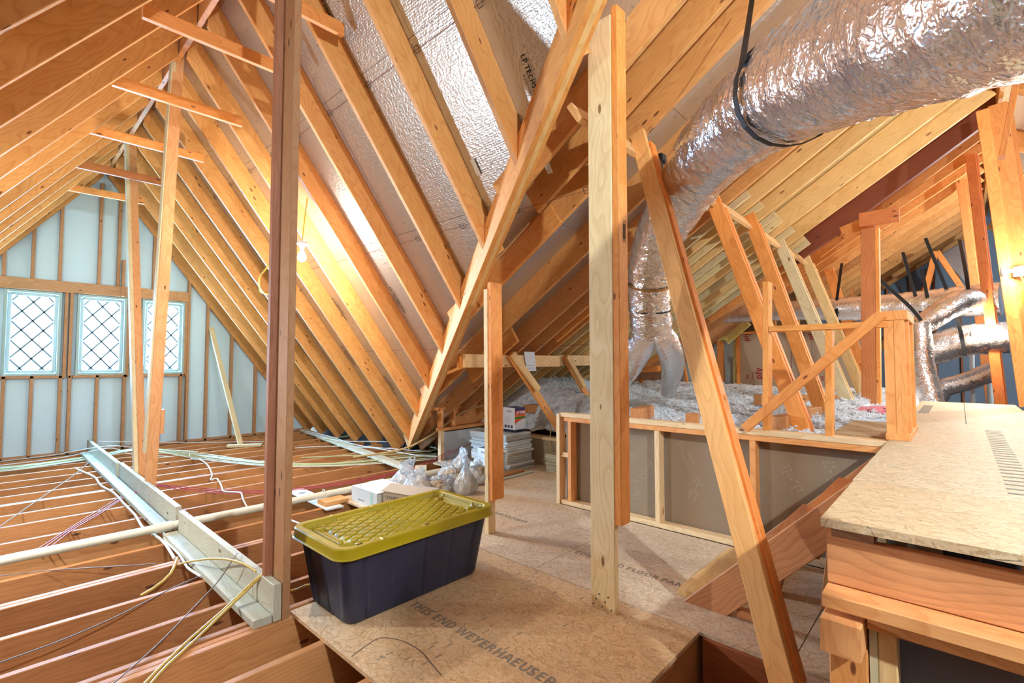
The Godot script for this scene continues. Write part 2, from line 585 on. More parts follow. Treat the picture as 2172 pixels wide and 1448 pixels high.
func ez(z: float) -> float: return (0.55 - z) / 0.838
func xv(z: float) -> float: return (1.794 - SM * z) / SG

func build_main_slope():
	var c := setting("ceiling_main")
	var dn := Vector3(0, -0.545, -0.838)
	var nv := Vector3(0, 0.838, -0.545)
	var o := Vector3(0, CM + 0.28 + SM * 0.55, 0.55)
	# foil sheets on the left part, strand board on the right part
	var pl := PackedVector2Array([Vector2(xv(0.5), 0.0), Vector2(4.75, 0.0), Vector2(4.75, ez(-6.9)), Vector2(xv(-6.9), ez(-6.9))])
	if xv(-6.9) > 4.74:
		pl = PackedVector2Array([Vector2(xv(0.5), 0.0), Vector2(4.75, 0.0), Vector2(4.75, ez(-6.9))])
	slab(c, "sky_block_slab", o + nv * 0.08, Vector3(1, 0, 0), dn, PackedVector2Array([Vector2(xv(0.5), 0.0), Vector2(15.6, 0.0), Vector2(15.6, ez(-6.9)), Vector2(xv(-6.9), ez(-6.9))]), 0.02, plain(Color(0.2, 0.2, 0.2), 0.9))  # unseen, added to shut sky light out of the main slope
	sheets(c, "roof_panel", o, Vector3(1, 0, 0), dn, pl, 2.44, 1.22, 0.012, foil_sheet(), 0.3)
	sheets(c, "roof_panel", o, Vector3(1, 0, 0), dn, rect(7.55, 0.0, 15.6, ez(-6.9)), 2.44, 1.22, 0.012, osb(Color(1.0, 0.78, 0.58)), 0.9)
	# between them the boards of the old deck with gaps, white wrap showing through
	slab(c, "house_wrap", o + nv * 0.05, Vector3(1, 0, 0), dn, rect(4.70, 0.0, 7.6, ez(-6.9)), 0.004, plain(Color(0.86, 0.88, 0.88), 0.8))
	for k in 13:
		var x := 4.78 + k * 0.222
		for s in 2:
			var z0 := 0.5 if s == 0 else -1.9 - rng.randf() * 1.2
			var z1 := (-1.86 - rng.randf() * 0.4) if s == 0 else -6.8
			if s == 0 and k in [2, 5, 6]: z1 = -0.4
			var j := rng.randf_range(-0.012, 0.012)
			beam(c, "deck_board", Vector3(x + j, main_under(z0) + 0.30, z0), Vector3(x - j, main_under(z1) + 0.30, z1), 0.195 if s == 0 else 0.205, 0.02, nv, wood("spruce", Color(0.92, 0.86, 0.70) if k % 3 else Color(0.80, 0.74, 0.60)))
	# rafters
	var xs := [2.45, 2.74, 3.04, 3.65, 4.20, 4.50, 4.81, 5.23, 5.70, 6.45, 7.07, 8.80, 9.30, 9.85, 10.35, 10.85, 11.4, 12.0, 12.6, 13.2, 13.8, 14.4]
	for i in xs.size():
		var x: float = xs[i] - 0.019
		var zb: float = valley_z(x) if x < 4.4 else -6.0
		if x > 8.5: zb = -2.1
		var z0 := 0.36
		if i == 1: zb = -2.25
		var a := Vector3(x, main_under(z0), z0) + nv * 0.1175
		var b := Vector3(x, main_under(zb), zb) + nv * 0.1175
		var mt := rafter_wood(i + 2)
		if i in [4, 5]: mt = wood("fir", Color(0.98, 0.86, 0.72))
		if i >= 7 and i <= 10: mt = wood("spruce", Color(0.98, 0.86, 0.66))
		beam(c, "rafter", a, b, 0.038, 0.235, nv, mt)
	# the lower, closer set of spruce rafters towards the eave, tint paled for the cool light on them
	var lows := [5.02, 5.46, 5.95, 6.20, 6.76, 7.34, 7.62]
	for i in lows.size():
		var x: float = lows[i]
		beam(c, "rafter", Vector3(x, main_under(-1.45), -1.45) + nv * 0.12, Vector3(x, main_under(-6.0), -6.0) + nv * 0.12, 0.038, 0.22, nv, wood("spruce", Color(0.96, 0.92, 0.78) if i % 2 else Color(0.90, 0.88, 0.80)))
	beam(c, "rafter", Vector3(7.95, main_under(-1.7), -1.7) + nv * 0.10, Vector3(7.90, main_under(-5.4), -5.4) + nv * 0.10, 0.038, 0.235, nv, wood("pine", Color(0.96, 0.78, 0.56)))
	# short boards sistered beside rafters
	for s in [[2.98, -2.3, -3.2], [3.94, -3.62, -4.35], [4.62, -2.9, -3.6]]:
		beam(c, "sister_board", Vector3(s[0] + 0.02, main_under(s[1]) + 0.10, s[1]), Vector3(s[0] + 0.02, main_under(s[2]) + 0.10, s[2]), 0.038, 0.19, nv, wood("pine", Color(1.0, 0.82, 0.6)))
	# the dark laminated beam and its ridge
	beam(c, "laminated_beam", Vector3(7.62, main_under(0.4) + 0.13, 0.4), Vector3(7.80, main_under(-1.75) + 0.10, -1.75), 0.09, 0.30, nv, wood("fir", Color(0.58, 0.36, 0.28)))
	beam(c, "rafter", Vector3(8.10, main_under(0.36) + 0.11, 0.36), Vector3(8.42, main_under(-1.55) + 0.11, -1.55), 0.038, 0.235, nv, wood("pine", Color(0.86, 0.68, 0.48)))
	var r := setting("trim_2")
	beam(r, "ridge_board", Vector3(1.2, main_under(0.40) + 0.12, 0.40), Vector3(8.2, main_under(0.40) + 0.12, 0.40), 0.038, 0.30, Vector3.UP, rafter_wood(1))
	beam(r, "ridge_board", Vector3(8.2, main_under(0.40) + 0.12, 0.40), Vector3(15.4, main_under(0.40) + 0.12, 0.40), 0.038, 0.30, Vector3.UP, rafter_wood(2))

# ------------------------------------------------------------------ gable wall with three leaded windows
func build_gable_wall():
	var w := setting("wall_gable")
	var board := plain(Color(0.78, 0.88, 0.95), 0.6)  # pale grey-blue board, colour lifted to carry window haze and bounced light
	var zb := -9.46
	# sheathing cut round the openings: strips and sheets
	var x0 := 0.115; var x1 := 2.185
	var strips := [rect(-2.4, -0.3, x0, 6.0), rect(x1, -0.3, 6.0, 6.0), rect(x0, -0.3, x1, 1.11), rect(x0, 2.29, x1, 6.0), rect(WINX[0] + 0.285, 1.11, WINX[1] - 0.285, 2.29), rect(WINX[1] + 0.285, 1.11, WINX[2] - 0.285, 2.29)]
	var y0 := CG + 0.30
	var tri := PackedVector2Array([Vector2(RX, y0 - SG * RX + 0.02), Vector2(RX - 3.45, -0.3), Vector2(RX + 3.45, -0.3)])
	for s in strips:
		for p in Geometry2D.intersect_polygons(s, tri):
			slab(w, "sheathing_board", Vector3(0, 0, zb), Vector3(1, 0, 0), Vector3(0, 1, 0), p, 0.03, board)
	var st := wood("pine", Color(0.78, 0.69, 0.66))  # framing wood greyed to carry the blue daylight haze
	var zs := -9.415
	for s in [0.142, 0.41, 0.70, 0.80, 1.10, 1.42, 1.577, 1.86, 2.15, 2.24, 2.52, 2.90, 3.30, 3.7, -0.3, -0.8, -1.3]:
		var top: float = right_under(s) if s > RX else CG - SG * (2 * RX - s)
		if s > 0.05 and s < 2.19: top = 1.075
		top = minf(top, 3.9)
		beam(w, "stud", Vector3(s, -0.02, zs), Vector3(s, top + 0.03, zs), 0.038, 0.089, Vector3(0, 0, 1), st)
	for s in [0.735, 0.79, 1.445, 1.53, 2.20]:
		beam(w, "stud", Vector3(s, 1.075, zs), Vector3(s, 2.30, zs), 0.038, 0.089, Vector3(0, 0, 1), st)
	for s in [0.10, 0.376, 0.653, 1.08, 1.305, 1.75]:
		var top: float = right_under(s) if s > RX else CG - SG * (2 * RX - s)
		beam(w, "stud", Vector3(s, 2.46, zs), Vector3(s, minf(top, 3.95) + 0.03, zs), 0.038, 0.089, Vector3(0, 0, 1), st)
	beam(w, "header", Vector3(0.0, 2.375, zs + 0.01), Vector3(1.50, 2.375, zs + 0.01), 0.09, 0.16, Vector3.UP, wood("pine", Color(0.80, 0.72, 0.69)))
	beam(w, "header", Vector3(1.50, 2.375, zs + 0.01), Vector3(2.22, 2.375, zs + 0.01), 0.09, 0.16, Vector3.UP, wood("pine", Color(0.84, 0.74, 0.68)))
	beam(w, "sill_plate", Vector3(0.10, 1.09, zs), Vector3(0.72, 1.09, zs), 0.089, 0.038, Vector3.UP, st)
	beam(w, "sill_plate", Vector3(0.83, 1.09, zs), Vector3(1.45, 1.09, zs), 0.089, 0.038, Vector3.UP, st)
	beam(w, "sill_plate", Vector3(1.58, 1.09, zs), Vector3(2.20, 1.09, zs), 0.089, 0.038, Vector3.UP, st)
	beam(w, "stud", Vector3(1.36, 2.3, zs + 0.06), Vector3(1.36, 2.86, zs + 0.06), 0.038, 0.06, Vector3(0, 0, 1), st)
	beam(w, "bottom_plate", Vector3(-1.9, 0.0, zs), Vector3(4.2, 0.0, zs), 0.089, 0.038, Vector3.UP, st)
	for k in 3:
		var win := setting("window_%d" % (k + 1), Vector3(WINX[k], 1.12, -9.44))
		var fm := plain(Color(0.62, 0.72, 0.72), 0.45)
		var cx: float = WINX[k]
		for side in [-1.0, 1.0]:
			beam(win, "frame_stile", Vector3(cx + side * 0.27, 1.11, -9.43), Vector3(cx + side * 0.27, 2.29, -9.43), 0.035, 0.10, Vector3(0, 0, 1), fm)
			beam(win, "sash_stile", Vector3(cx + side * 0.232, 1.15, -9.45), Vector3(cx + side * 0.232, 2.25, -9.45), 0.042, 0.045, Vector3(0, 0, 1), plain(Color(0.70, 0.78, 0.77), 0.4))
		for y in [1.128, 2.272]:
			beam(win, "frame_rail", Vector3(cx - 0.25, y, -9.43), Vector3(cx + 0.25, y, -9.43), 0.10, 0.035, Vector3.UP, fm)
		for y in [1.165, 2.235]:
			beam(win, "sash_rail", Vector3(cx - 0.22, y, -9.45), Vector3(cx + 0.22, y, -9.45), 0.045, 0.042, Vector3.UP, plain(Color(0.70, 0.78, 0.77), 0.4))
		# lead cames: two families of diagonals clipped to the sash
		var lead := plain(Color(0.42, 0.50, 0.53), 0.5, 0.2)  # lead lightened to carry the room light on its inner face
		var frame := rect(-0.212, 0.065, 0.212, 1.095)
		for fam in [-1.0, 1.0]:
			for j in range(-4, 10):
				var yc := 0.62 + 0.262 * (j - 2.5)
				var line := PackedVector2Array([Vector2(-0.6, yc - fam * 0.6 * 1.2), Vector2(0.6, yc + fam * 0.6 * 1.2)])
				for seg in Geometry2D.intersect_polyline_with_polygon(line, frame):
					if seg.size() >= 2 and seg[0].distance_to(seg[1]) > 0.03:
						beam(win, "lead_came", Vector3(cx + seg[0].x, 1.12 + seg[0].y, -9.452), Vector3(cx + seg[1].x, 1.12 + seg[1].y, -9.452), 0.023, 0.008, Vector3(0, 0, 1), lead)
		var glass := StandardMaterial3D.new()
		glass.transparency = BaseMaterial3D.TRANSPARENCY_ALPHA
		glass.albedo_color = Color(0.9, 0.97, 1.0, 0.08); glass.roughness = 0.05
		# the diamond quarries between the cames, each its own pane
		for col in range(-2, 3):
			for row in range(-3, 4):
				var pc := Vector2(col * 0.1092, 0.62 + 0.262 * row + (0.131 if posmod(col, 2) == 1 else 0.0))
				var dia := PackedVector2Array([pc + Vector2(0.1092, 0), pc + Vector2(0, 0.131), pc - Vector2(0.1092, 0), pc - Vector2(0, 0.131)])
				for piece in Geometry2D.intersect_polygons(dia, rect(-0.215, 0.06, 0.215, 1.10)):
					if piece.size() >= 3: part(win, "pane", slab_mesh(Vector3(1, 0, 0), Vector3(0, 1, 0), piece, 0.003), glass, Vector3(cx, 1.12, -9.456))

# ------------------------------------------------------------------ floor: open joists, strand board sheets
func build_floor():
	var f := setting("floor")
	# [front edge z, x from, x to, plies]
	var js := [[-9.15, -1.9, 4.1, 1], [-8.75, -1.9, 4.1, 1], [-8.38, -1.9, 4.1, 1], [-8.02, -1.9, 4.2, 1], [-7.58, -1.9, 4.2, 1], [-7.17, -1.9, 4.2, 1], [-6.79, -1.9, 4.3, 1],
		[-6.37, -1.9, 4.4, 2], [-5.95, -1.9, 4.5, 1], [-5.55, -1.9, 4.6, 1], [-5.05, -1.9, 4.75, 1], [-4.70, -1.9, 4.75, 1], [-4.20, -1.9, 3.5, 1], [-3.74, -1.9, 3.5, 2],
		[-3.33, -1.9, 3.5, 1], [-2.93, -1.9, 3.5, 1], [-2.535, -1.9, 3.5, 1], [-2.575, -1.9, 3.5, 1], [-2.635, -1.9, 3.5, 1], [-2.20, -1.9, 3.5, 1], [-1.80, -1.9, 2.5, 1], [-1.39, -1.9, 2.5, 1], [-0.965, -1.9, 2.5, 1], [-0.55, -1.9, 2.3, 1], [-0.14, -1.9, 2.3, 1], [0.27, -1.9, 2.3, 1]]
	var i := 0
	for j in js:
		for p in j[3]:
			var z: float = j[0] - 0.019 - p * 0.046
			var mt := wood("fir", [Color(0.86, 0.72, 0.57), Color(0.90, 0.77, 0.62), Color(0.80, 0.66, 0.52)][(i * 5 + 1) % 3])
			beam(f, "joist", Vector3(j[1], -0.143, z), Vector3(j[2], -0.143, z), 0.038, 0.286, Vector3.UP, mt)
			i += 1
	# trimmer along the edge of the opening in front
	beam(f, "joist", Vector3(2.37, -0.143, -0.93), Vector3(2.37, -0.143, 0.6), 0.076, 0.284, Vector3.UP, wood("fir", Color(0.72, 0.5, 0.38)))
	for z in [-3.9, -3.0, -2.0, -1.0, 0.1]:
		beam(f, "joist", Vector3(3.5, -0.143, z - 0.05), Vector3(4.8, -0.143, z - 0.05), 0.038, 0.284, Vector3.UP, wood("fir", Color(0.8, 0.6, 0.45)))
	var o1 := osb(Color(1.0, 0.91, 0.80)); var o2 := osb(Color(1.0, 0.97, 0.94))
	lay_floor(f, 1.098, -2.575, 2.340, -0.948, o1)
	lay_floor(f, 2.345, -1.98, 3.56, -0.565, o2)
	lay_floor(f, 2.345, -0.56, 3.56, 1.2, o2)
	lay_floor(f, 2.345, -4.36, 3.56, -1.985, o2)
	lay_floor(f, 2.29, -4.36, 2.342, -2.58, o2)
	lay_floor(f, 3.565, -4.36, 4.78, -2.70, o2)
	lay_floor(f, 3.9, -4.98, 4.78, -4.365, o2)
	lay_floor(f, 1.70, -0.56, 2.34, 1.2, o2)

func lay_floor(f: Node, x0: float, z0: float, x1: float, z1: float, m: Material):
	slab(f, "floor_panel", Vector3(0, 0.018, 0), Vector3(0, 0, 1), Vector3(1, 0, 0), rect(z0, x0, z1, x1), 0.018, m, 0.85)

func lay_deck(d: Node, x0: float, z0: float, x1: float, z1: float, tint: Color, th: float):
	slab(d, "deck_panel", Vector3(0, DECK, 0), Vector3(0, 0, 1), Vector3(1, 0, 0), rect(z0, x0, z1, x1), th, osb(tint), 0.85)

# ------------------------------------------------------------------ raised walkway on the right
func build_deck():
	var d := setting("deck")
	lay_deck(d, 1.655, -0.310, 2.265, 1.3, Color(1.0, 0.94, 0.84), 0.024)
	lay_deck(d, 2.269, -0.315, 4.86, 1.3, Color(1.0, 0.97, 0.90), 0.024)
	lay_deck(d, 4.864, -0.33, 5.95, 0.02, Color(0.98, 0.95, 0.90), 0.024)
	lay_deck(d, 4.864, 0.024, 6.6, 1.3, Color(1.0, 0.92, 0.82), 0.024)
	lay_deck(d, 5.955, -0.34, 7.42, 0.02, Color(1.0, 0.95, 0.88), 0.024)
	lay_deck(d, 6.604, 0.024, 7.42, 0.42, Color(1.0, 0.92, 0.80), 0.024)
	lay_deck(d, 3.70, -0.62, 4.60, -0.335, Color(0.86, 0.80, 0.70), 0.02)
	# beam, packing block and double plate of the wall below its near end
	var w1 := wood("fir", Color(1.0, 0.86, 0.74)); var w2 := wood("pine", Color(0.98, 0.82, 0.68))
	beam(d, "packing_block", Vector3(1.715, 0.808, -0.29), Vector3(1.715, 0.808, -0.19), 0.05, 0.032, Vector3.UP, wood("fir", Color(0.7, 0.62, 0.58)))
	beam(d, "packing_block", Vector3(2.2, 0.808, -0.25), Vector3(3.5, 0.808, -0.25), 0.05, 0.034, Vector3.UP, w1)
	beam(d, "header", Vector3(1.709, 0.726, -0.302), Vector3(1.709, 0.726, 1.3), 0.038, 0.135, Vector3.UP, w1)
	beam(d, "deck_joist", Vector3(1.73, 0.70, -0.275), Vector3(3.5, 0.70, -0.275), 0.038, 0.184, Vector3.UP, w1)
	for z in [0.15, 0.55, 0.95]:
		beam(d, "deck_joist", Vector3(1.73, 0.72, z), Vector3(7.4, 0.72, z), 0.038, 0.20, Vector3.UP, w1)
	beam(d, "deck_joist", Vector3(3.72, 0.72, -0.29), Vector3(7.4, 0.72, -0.29), 0.038, 0.20, Vector3.UP, w1)
	var w := setting("wall_under_deck")
	beam(w, "top_plate", Vector3(1.655, 0.637, -0.302), Vector3(1.655, 0.637, 1.3), 0.100, 0.038, Vector3.UP, w2)
	beam(w, "top_plate", Vector3(1.685, 0.597, -0.205), Vector3(1.685, 0.597, 1.3), 0.089, 0.038, Vector3.UP, wood("pine", Color(0.93, 0.76, 0.6)))
	beam(w, "plate_stub", Vector3(1.575, 0.556, -0.257), Vector3(1.74, 0.556, -0.257), 0.092, 0.088, Vector3.UP, w2)
	beam(w, "stud", Vector3(1.70, 0.02, -0.253), Vector3(1.70, 0.51, -0.253), 0.089, 0.09, Vector3(1, 0, 0), wood("pine", Color(0.95, 0.76, 0.56)))
	beam(w, "stud", Vector3(1.712, 0.02, -0.166), Vector3(1.712, 0.576, -0.166), 0.042, 0.07, Vector3(1, 0, 0), wood("spruce", Color(0.98, 0.88, 0.72)))
	for z in [0.22, 0.62, 1.02]:
		beam(w, "stud", Vector3(1.712, 0.02, z), Vector3(1.712, 0.576, z), 0.038, 0.07, Vector3(1, 0, 0), wood("spruce", Color(0.98, 0.88, 0.72)))
	slab(w, "gypsum_edge", Vector3(1.675, 0.02, -0.2055), Vector3(0, 0, 1), Vector3(0, 1, 0), rect(0, 0, 0.018, 0.555), 0.06, plain(Color(0.82, 0.78, 0.62), 0.8))
	slab(w, "gypsum_board", Vector3(1.755, 0.02, -0.20), Vector3(0, 0, 1), Vector3(0, 1, 0), rect(0, 0, 1.5, 0.56), 0.012, plain(Color(0.42, 0.41, 0.42), 0.9))
	beam(w, "bottom_plate", Vector3(1.70, 0.037, -0.3), Vector3(1.70, 0.037, 1.3), 0.089, 0.038, Vector3.UP, w2)

func build_stairs():
	# rough stair from the lower floor up to the walkway: two stringers, a foot board, two treads
	var s := thing("rough_stairs", "short unfinished wooden stair stringers with loose treads rising to the raised walkway", "stairs", Vector3(3.0, 0.018, -0.75))
	var w1 := wood("fir", Color(1.0, 0.86, 0.74)); var w2 := wood("spruce", Color(0.98, 0.86, 0.68))
	for x in [2.595, 3.44]:
		beam(s, "stringer", Vector3(x, 0.019, -1.014), Vector3(x, 0.723, -0.304), 0.038, 0.16, Vector3(0, 0.71, -0.704), w1, -0.16, 0.16)
	beam(s, "foot_board", Vector3(2.62, 0.040, -1.06), Vector3(3.42, 0.040, -1.06), 0.235, 0.038, Vector3(0, 1, 0), w2)
	beam(s, "tread", Vector3(2.617, 0.415, -0.615), Vector3(3.42, 0.415, -0.615), 0.235, 0.038, Vector3.UP, w1)
	beam(s, "tread", Vector3(2.617, 0.605, -0.435), Vector3(3.42, 0.605, -0.435), 0.22, 0.038, Vector3.UP, wood("pine", Color(0.96, 0.76, 0.6)))
	beam(s, "support_post", Vector3(3.02, 0.018, -0.79), Vector3(3.02, 0.395, -0.70), 0.089, 0.038, Vector3(0, 0, 1), w1)
	beam(s, "support_post", Vector3(2.99, 0.018, -0.525), Vector3(2.99, 0.58, -0.46), 0.089, 0.038, Vector3(1, 0, 0), wood("fir", Color(0.86, 0.72, 0.56)))
	beam(s, "wedge_block", Vector3(2.62, 0.04, -0.86), Vector3(2.62, 0.04, -0.74), 0.05, 0.04, Vector3.UP, w1)

func wood_turned(kind: String, tint: Color) -> StandardMaterial3D:
	# the same wood for slab() faces, whose texture coordinates are in metres; grain along the stair slope
	var key := "t" + kind + tint.to_html()
	if not mats.has(key):
		var m: StandardMaterial3D = wood(kind, tint).duplicate()
		m.uv1_scale = Vector3(0.42, 3.0, 1)
		mats[key] = m
	return mats[key]

func build_pony_wall():
	var w := setting("wall_pony")
	var st := wood("pine", Color(0.98, 0.80, 0.62)); var wh := wood("spruce", Color(0.98, 0.90, 0.80))
	var x := 3.615
	beam(w, "top_plate", Vector3(x, 0.822, -2.70), Vector3(x, 0.822, -0.315), 0.089, 0.038, Vector3.UP, wh)
	beam(w, "top_plate", Vector3(x + 0.003, 0.783, -2.66), Vector3(x + 0.003, 0.783, -0.315), 0.089, 0.038, Vector3.UP, st)
	beam(w, "bottom_plate", Vector3(x, 0.037, -2.69), Vector3(x, 0.037, -0.315), 0.089, 0.038, Vector3.UP, wh)
	var k := 0
	for z in [-2.60, -1.76, -1.06, -0.36]:
		beam(w, "stud", Vector3(x, 0.055, z), Vector3(x, 0.765, z), 0.038, 0.089, Vector3(1, 0, 0), st if k % 2 == 0 else wh)
		k += 1
	beam(w, "stud", Vector3(x - 0.01, 0.018, -2.72), Vector3(x - 0.01, 0.83, -2.72), 0.038, 0.089, Vector3(1, 0, 0), wh)
	beam(w, "blocking", Vector3(x - 0.01, 0.46, -2.70), Vector3(x - 0.01, 0.46, -2.62), 0.05, 0.04, Vector3.UP, wh)
	slab(w, "gypsum_board", Vector3(x + 0.058, 0.02, -2.70), Vector3(0, 0, 1), Vector3(0, 1, 0), rect(0, 0, 2.6, 0.75), 0.012, plain(Color(0.56, 0.47, 0.37), 0.75))
	# walls of the nook behind it
	var n := setting("wall_nook")
	slab(n, "gypsum_board", Vector3(4.78, 0.018, -5.0), Vector3(0, 0, 1), Vector3(0, 1, 0), rect(0, 0, 2.4, 0.32), 0.012, plain(Color(0.66, 0.58, 0.46), 0.8))
	beam(n, "plate", Vector3(4.82, 0.35, -5.0), Vector3(4.82, 0.35, -2.7), 0.14, 0.038, Vector3.UP, wh)
	slab(n, "foil_board", Vector3(3.72, -0.02, -5.02), Vector3(1, 0, 0), Vector3(0, 1, 0), rect(0.36, 0, 1.5, 0.40), 0.012, plain(Color(0.80, 0.81, 0.82), 0.45))
	beam(n, "stud", Vector3(4.07, -0.05, -5.03), Vector3(4.07, 0.42, -5.03), 0.06, 0.06, Vector3(0, 0, 1), wh)
	beam(n, "plate", Vector3(4.03, 0.42, -5.04), Vector3(5.4, 0.42, -5.04), 0.10, 0.038, Vector3.UP, st)
	for xx in [4.07, 4.28, 5.1]:
		beam(n, "joist_end", Vector3(xx, 0.44, -5.05), Vector3(xx, 0.70, -5.05), 0.038, 0.089, Vector3(0, 0, 1), st)
	beam(n, "rim_joist", Vector3(4.28, 0.56, -5.12), Vector3(5.6, 0.56, -5.12), 0.038, 0.24, Vector3.UP, st)
	beam(n, "rim_joist", Vector3(3.9, 0.685, -5.1), Vector3(5.6, 0.685, -5.1), 0.09, 0.038, Vector3.UP, st)
	slab(n, "gypsum_board", Vector3(3.68, 0.018, -2.70), Vector3(1, 0, 0), Vector3(0, 1, 0), rect(0, 0, 1.1, 0.72), 0.012, plain(Color(0.66, 0.58, 0.46), 0.8))

# ------------------------------------------------------------------ posts, braces, ties, purlins: each a thing of its own
func build_frame():
	var Y := Vector3.UP
	var px := Vector3(1, 0, 0)
	var pz := Vector3(0, 0, 1)
	# left post under the ridge
	var p1 := thing("ridge_post", "tall reddish brown post standing at the end of the strongback beside the tote", "post", Vector3(1.06, 0, -2.62))
	beam(p1, "board", Vector3(1.066, 0.0, -2.615), Vector3(1.066, 4.2, -2.615), 0.038, 0.14, pz, wood("pine", Color(0.70, 0.61, 0.56)))
	beam(p1, "board", Vector3(1.055, 0.038, -2.705), Vector3(1.055, 4.2, -2.705), 0.089, 0.038, pz, wood("fir", Color(0.72, 0.58, 0.54)))
	# pale post under the valley
	var p2 := thing("valley_post", "pale knotty post of two boards standing mid-picture under the valley rafter", "post", Vector3(2.24, 0.018, -1.39))
	beam(p2, "board", Vector3(2.218, 0.018, -1.392), Vector3(2.218, 3.16, -1.392), 0.038, 0.145, pz, wood("spruce", Color(1.0, 0.95, 0.84)))
	beam(p2, "board", Vector3(2.248, 0.47, -1.300), Vector3(2.248, 3.20, -1.300), 0.092, 0.038, pz, wood("pine", Color(1.0, 0.78, 0.52)))
	for k in 7:
		part(p2, "screw_head", nail_mesh(), plain(Color(0.5, 0.5, 0.5), 0.3, 0.9), Vector3(2.199, 0.035 + 0.03 * (k % 3), -1.45 + 0.018 * k), Basis(Vector3(0, 0, 1), PI / 2))
	for k in 5:
		lettering_free(p2, k)
	# short prop under the valley
	var p3 := thing("valley_prop", "short orange two-board prop under the lower valley rafter, by the clear plastic bags", "post", Vector3(2.62, 0.018, -2.63))
	beam(p3, "board", Vector3(2.61, 0.018, -2.635), Vector3(2.61, 1.86, -2.66), 0.075, 0.04, pz, wood("spruce", Color(0.98, 0.9, 0.78)))
	beam(p3, "board", Vector3(2.640, 0.27, -2.597), Vector3(2.640, 1.91, -2.625), 0.125, 0.036, pz, wood("pine", Color(1.0, 0.76, 0.50)))
	# valley rafter: two plies and a ledger board
	var va := Vector3(4.12, right_under(4.12), -5.73); var vb := Vector3(1.45, right_under(1.45), -0.235)
	var vr := thing("valley_rafter", "long valley rafter rising diagonally from the floor where the two roof slopes meet", "rafter", Vector3(4.12, 0.12, -5.73))
	var vd := (vb - va).normalized()
	var vside := vd.cross(Y).normalized()
	var vup := vside.cross(vd)
	beam(vr, "ply", va + vup * 0.10 - vside * 0.0, vb + vup * 0.10, 0.038, 0.24, vup, wood("spruce", Color(1.0, 0.88, 0.68)))
	beam(vr, "ply", va + vup * 0.085 + vside * 0.039, vb + vup * 0.085 + vside * 0.039, 0.038, 0.24, vup, wood("pine", Color(0.98, 0.80, 0.56)))
	beam(vr, "ledger", va + vup * 0.11 - vside * 0.039, va.lerp(vb, 0.98) + vup * 0.11 - vside * 0.039, 0.038, 0.20, vup, wood("pine", Color(1.0, 0.84, 0.6)))
	# collar ties
	var ties := [[-3.12, 0.70, 1.62, 3.62, "nearest the camera, passing behind the tall brown post"], [-3.70, 0.585, 1.52, 3.50, "with bark streaks, left of the tall brown post"], [-4.84, 0.59, 1.53, 3.52, "third back from the camera, crossing the tall prop"], [-6.02, 0.58, 1.53, 3.52, "fourth back, above the first V prop"], [-7.20, 0.59, 1.53, 3.52, "dark and barky, behind the V props"], [-8.25, 0.60, 1.4, 3.52, "lowest and farthest, just before the gable wall"]]
	for i in ties.size():
		var t = ties[i]
		solo("collar_tie", "orange collar tie %s" % t[4], "roof tie", Vector3(t[1], t[3], t[0]), Vector3(t[2], t[3] + 0.01, t[0]), 0.038, 0.089, Y, wood("pine", Color(0.96, 0.76, 0.54) if i != 4 else Color(0.72, 0.52, 0.36)), "collar ties under the gable ridge")
	# V props
	var va1 := thing("ridge_prop", "tall two-board prop rising almost straight from the strongback to the gable ridge", "prop", Vector3(1.08, 0.04, -5.68))
	var pr := wood("pine", Color(0.86, 0.74, 0.66)); var pw := wood("spruce", Color(0.86, 0.84, 0.78))
	beam(va1, "board", Vector3(1.075, 0.03, -5.66), Vector3(1.125, 4.18, -5.33), 0.038, 0.089, px, pr)
	beam(va1, "board", Vector3(1.035, 0.45, -5.665), Vector3(1.09, 4.12, -5.36), 0.089, 0.036, px, pw)
	beam(va1, "board", Vector3(1.115, 0.62, -5.62), Vector3(1.115, 0.85, -5.6), 0.038, 0.089, px, pr)
	var va2 := thing("ridge_prop", "leaning two-board prop whose top meets the ridge nearer the gable wall", "prop", Vector3(1.08, 0.04, -6.2))
	beam(va2, "board", Vector3(1.10, 0.03, -6.18), Vector3(1.155, 4.16, -7.70), 0.038, 0.089, px, pr)
	beam(va2, "board", Vector3(1.06, 0.06, -6.2), Vector3(1.105, 4.14, -7.72), 0.089, 0.036, px, pw)
	# strongback over the joists
	var sb := thing("strongback", "whitish weathered L-shaped strongback of flat and upright boards lying across the joists", "beam", Vector3(1.0, 0, -5.9))
	var gw := wood("spruce", Color(0.74, 0.79, 0.83), 0.6)
	var gw2 := wood("spruce", Color(0.76, 0.80, 0.83), 0.6)
	for s in [[-2.56, -2.905], [-2.91, -4.34], [-4.50, -9.05]]:
		beam(sb, "flat_board", Vector3(0.958, 0.020, s[0]), Vector3(0.958, 0.020, s[1]), 0.089, 0.038, Y, gw)
	for s in [[-2.552, -2.83, 0.0], [-2.835, -4.33, 0.0], [-4.47, -6.86, 0.012], [-6.90, -9.25, -0.005]]:
		beam(sb, "upright_board", Vector3(1.024 + s[2], 0.095, s[0]), Vector3(1.024 + s[2], 0.095, s[1]), 0.038, 0.18, Y, gw2)
	solo("leaning_stick", "thin whitish brace leaning against the gable wall studs near the right slope", "brace", Vector3(2.55, 1.88, -9.32), Vector3(2.68, 0.03, -8.18), 0.07, 0.038, pz, wood("spruce", Color(0.88, 0.84, 0.76)))
	solo("joist_block", "short whitish board lying on the joists at the foot of the leaning brace", "board", Vector3(2.52, 0.02, -8.25), Vector3(2.92, 0.02, -7.98), 0.089, 0.038, Y, wood("spruce", Color(0.88, 0.86, 0.80)))
	solo("tie_board", "long flat whitish board lying diagonally across the joists beside the right slope", "board", Vector3(4.08, 0.022, -9.15), Vector3(3.45, 0.022, -4.72), 0.13, 0.038, Y, wood("spruce", Color(0.86, 0.86, 0.84)))
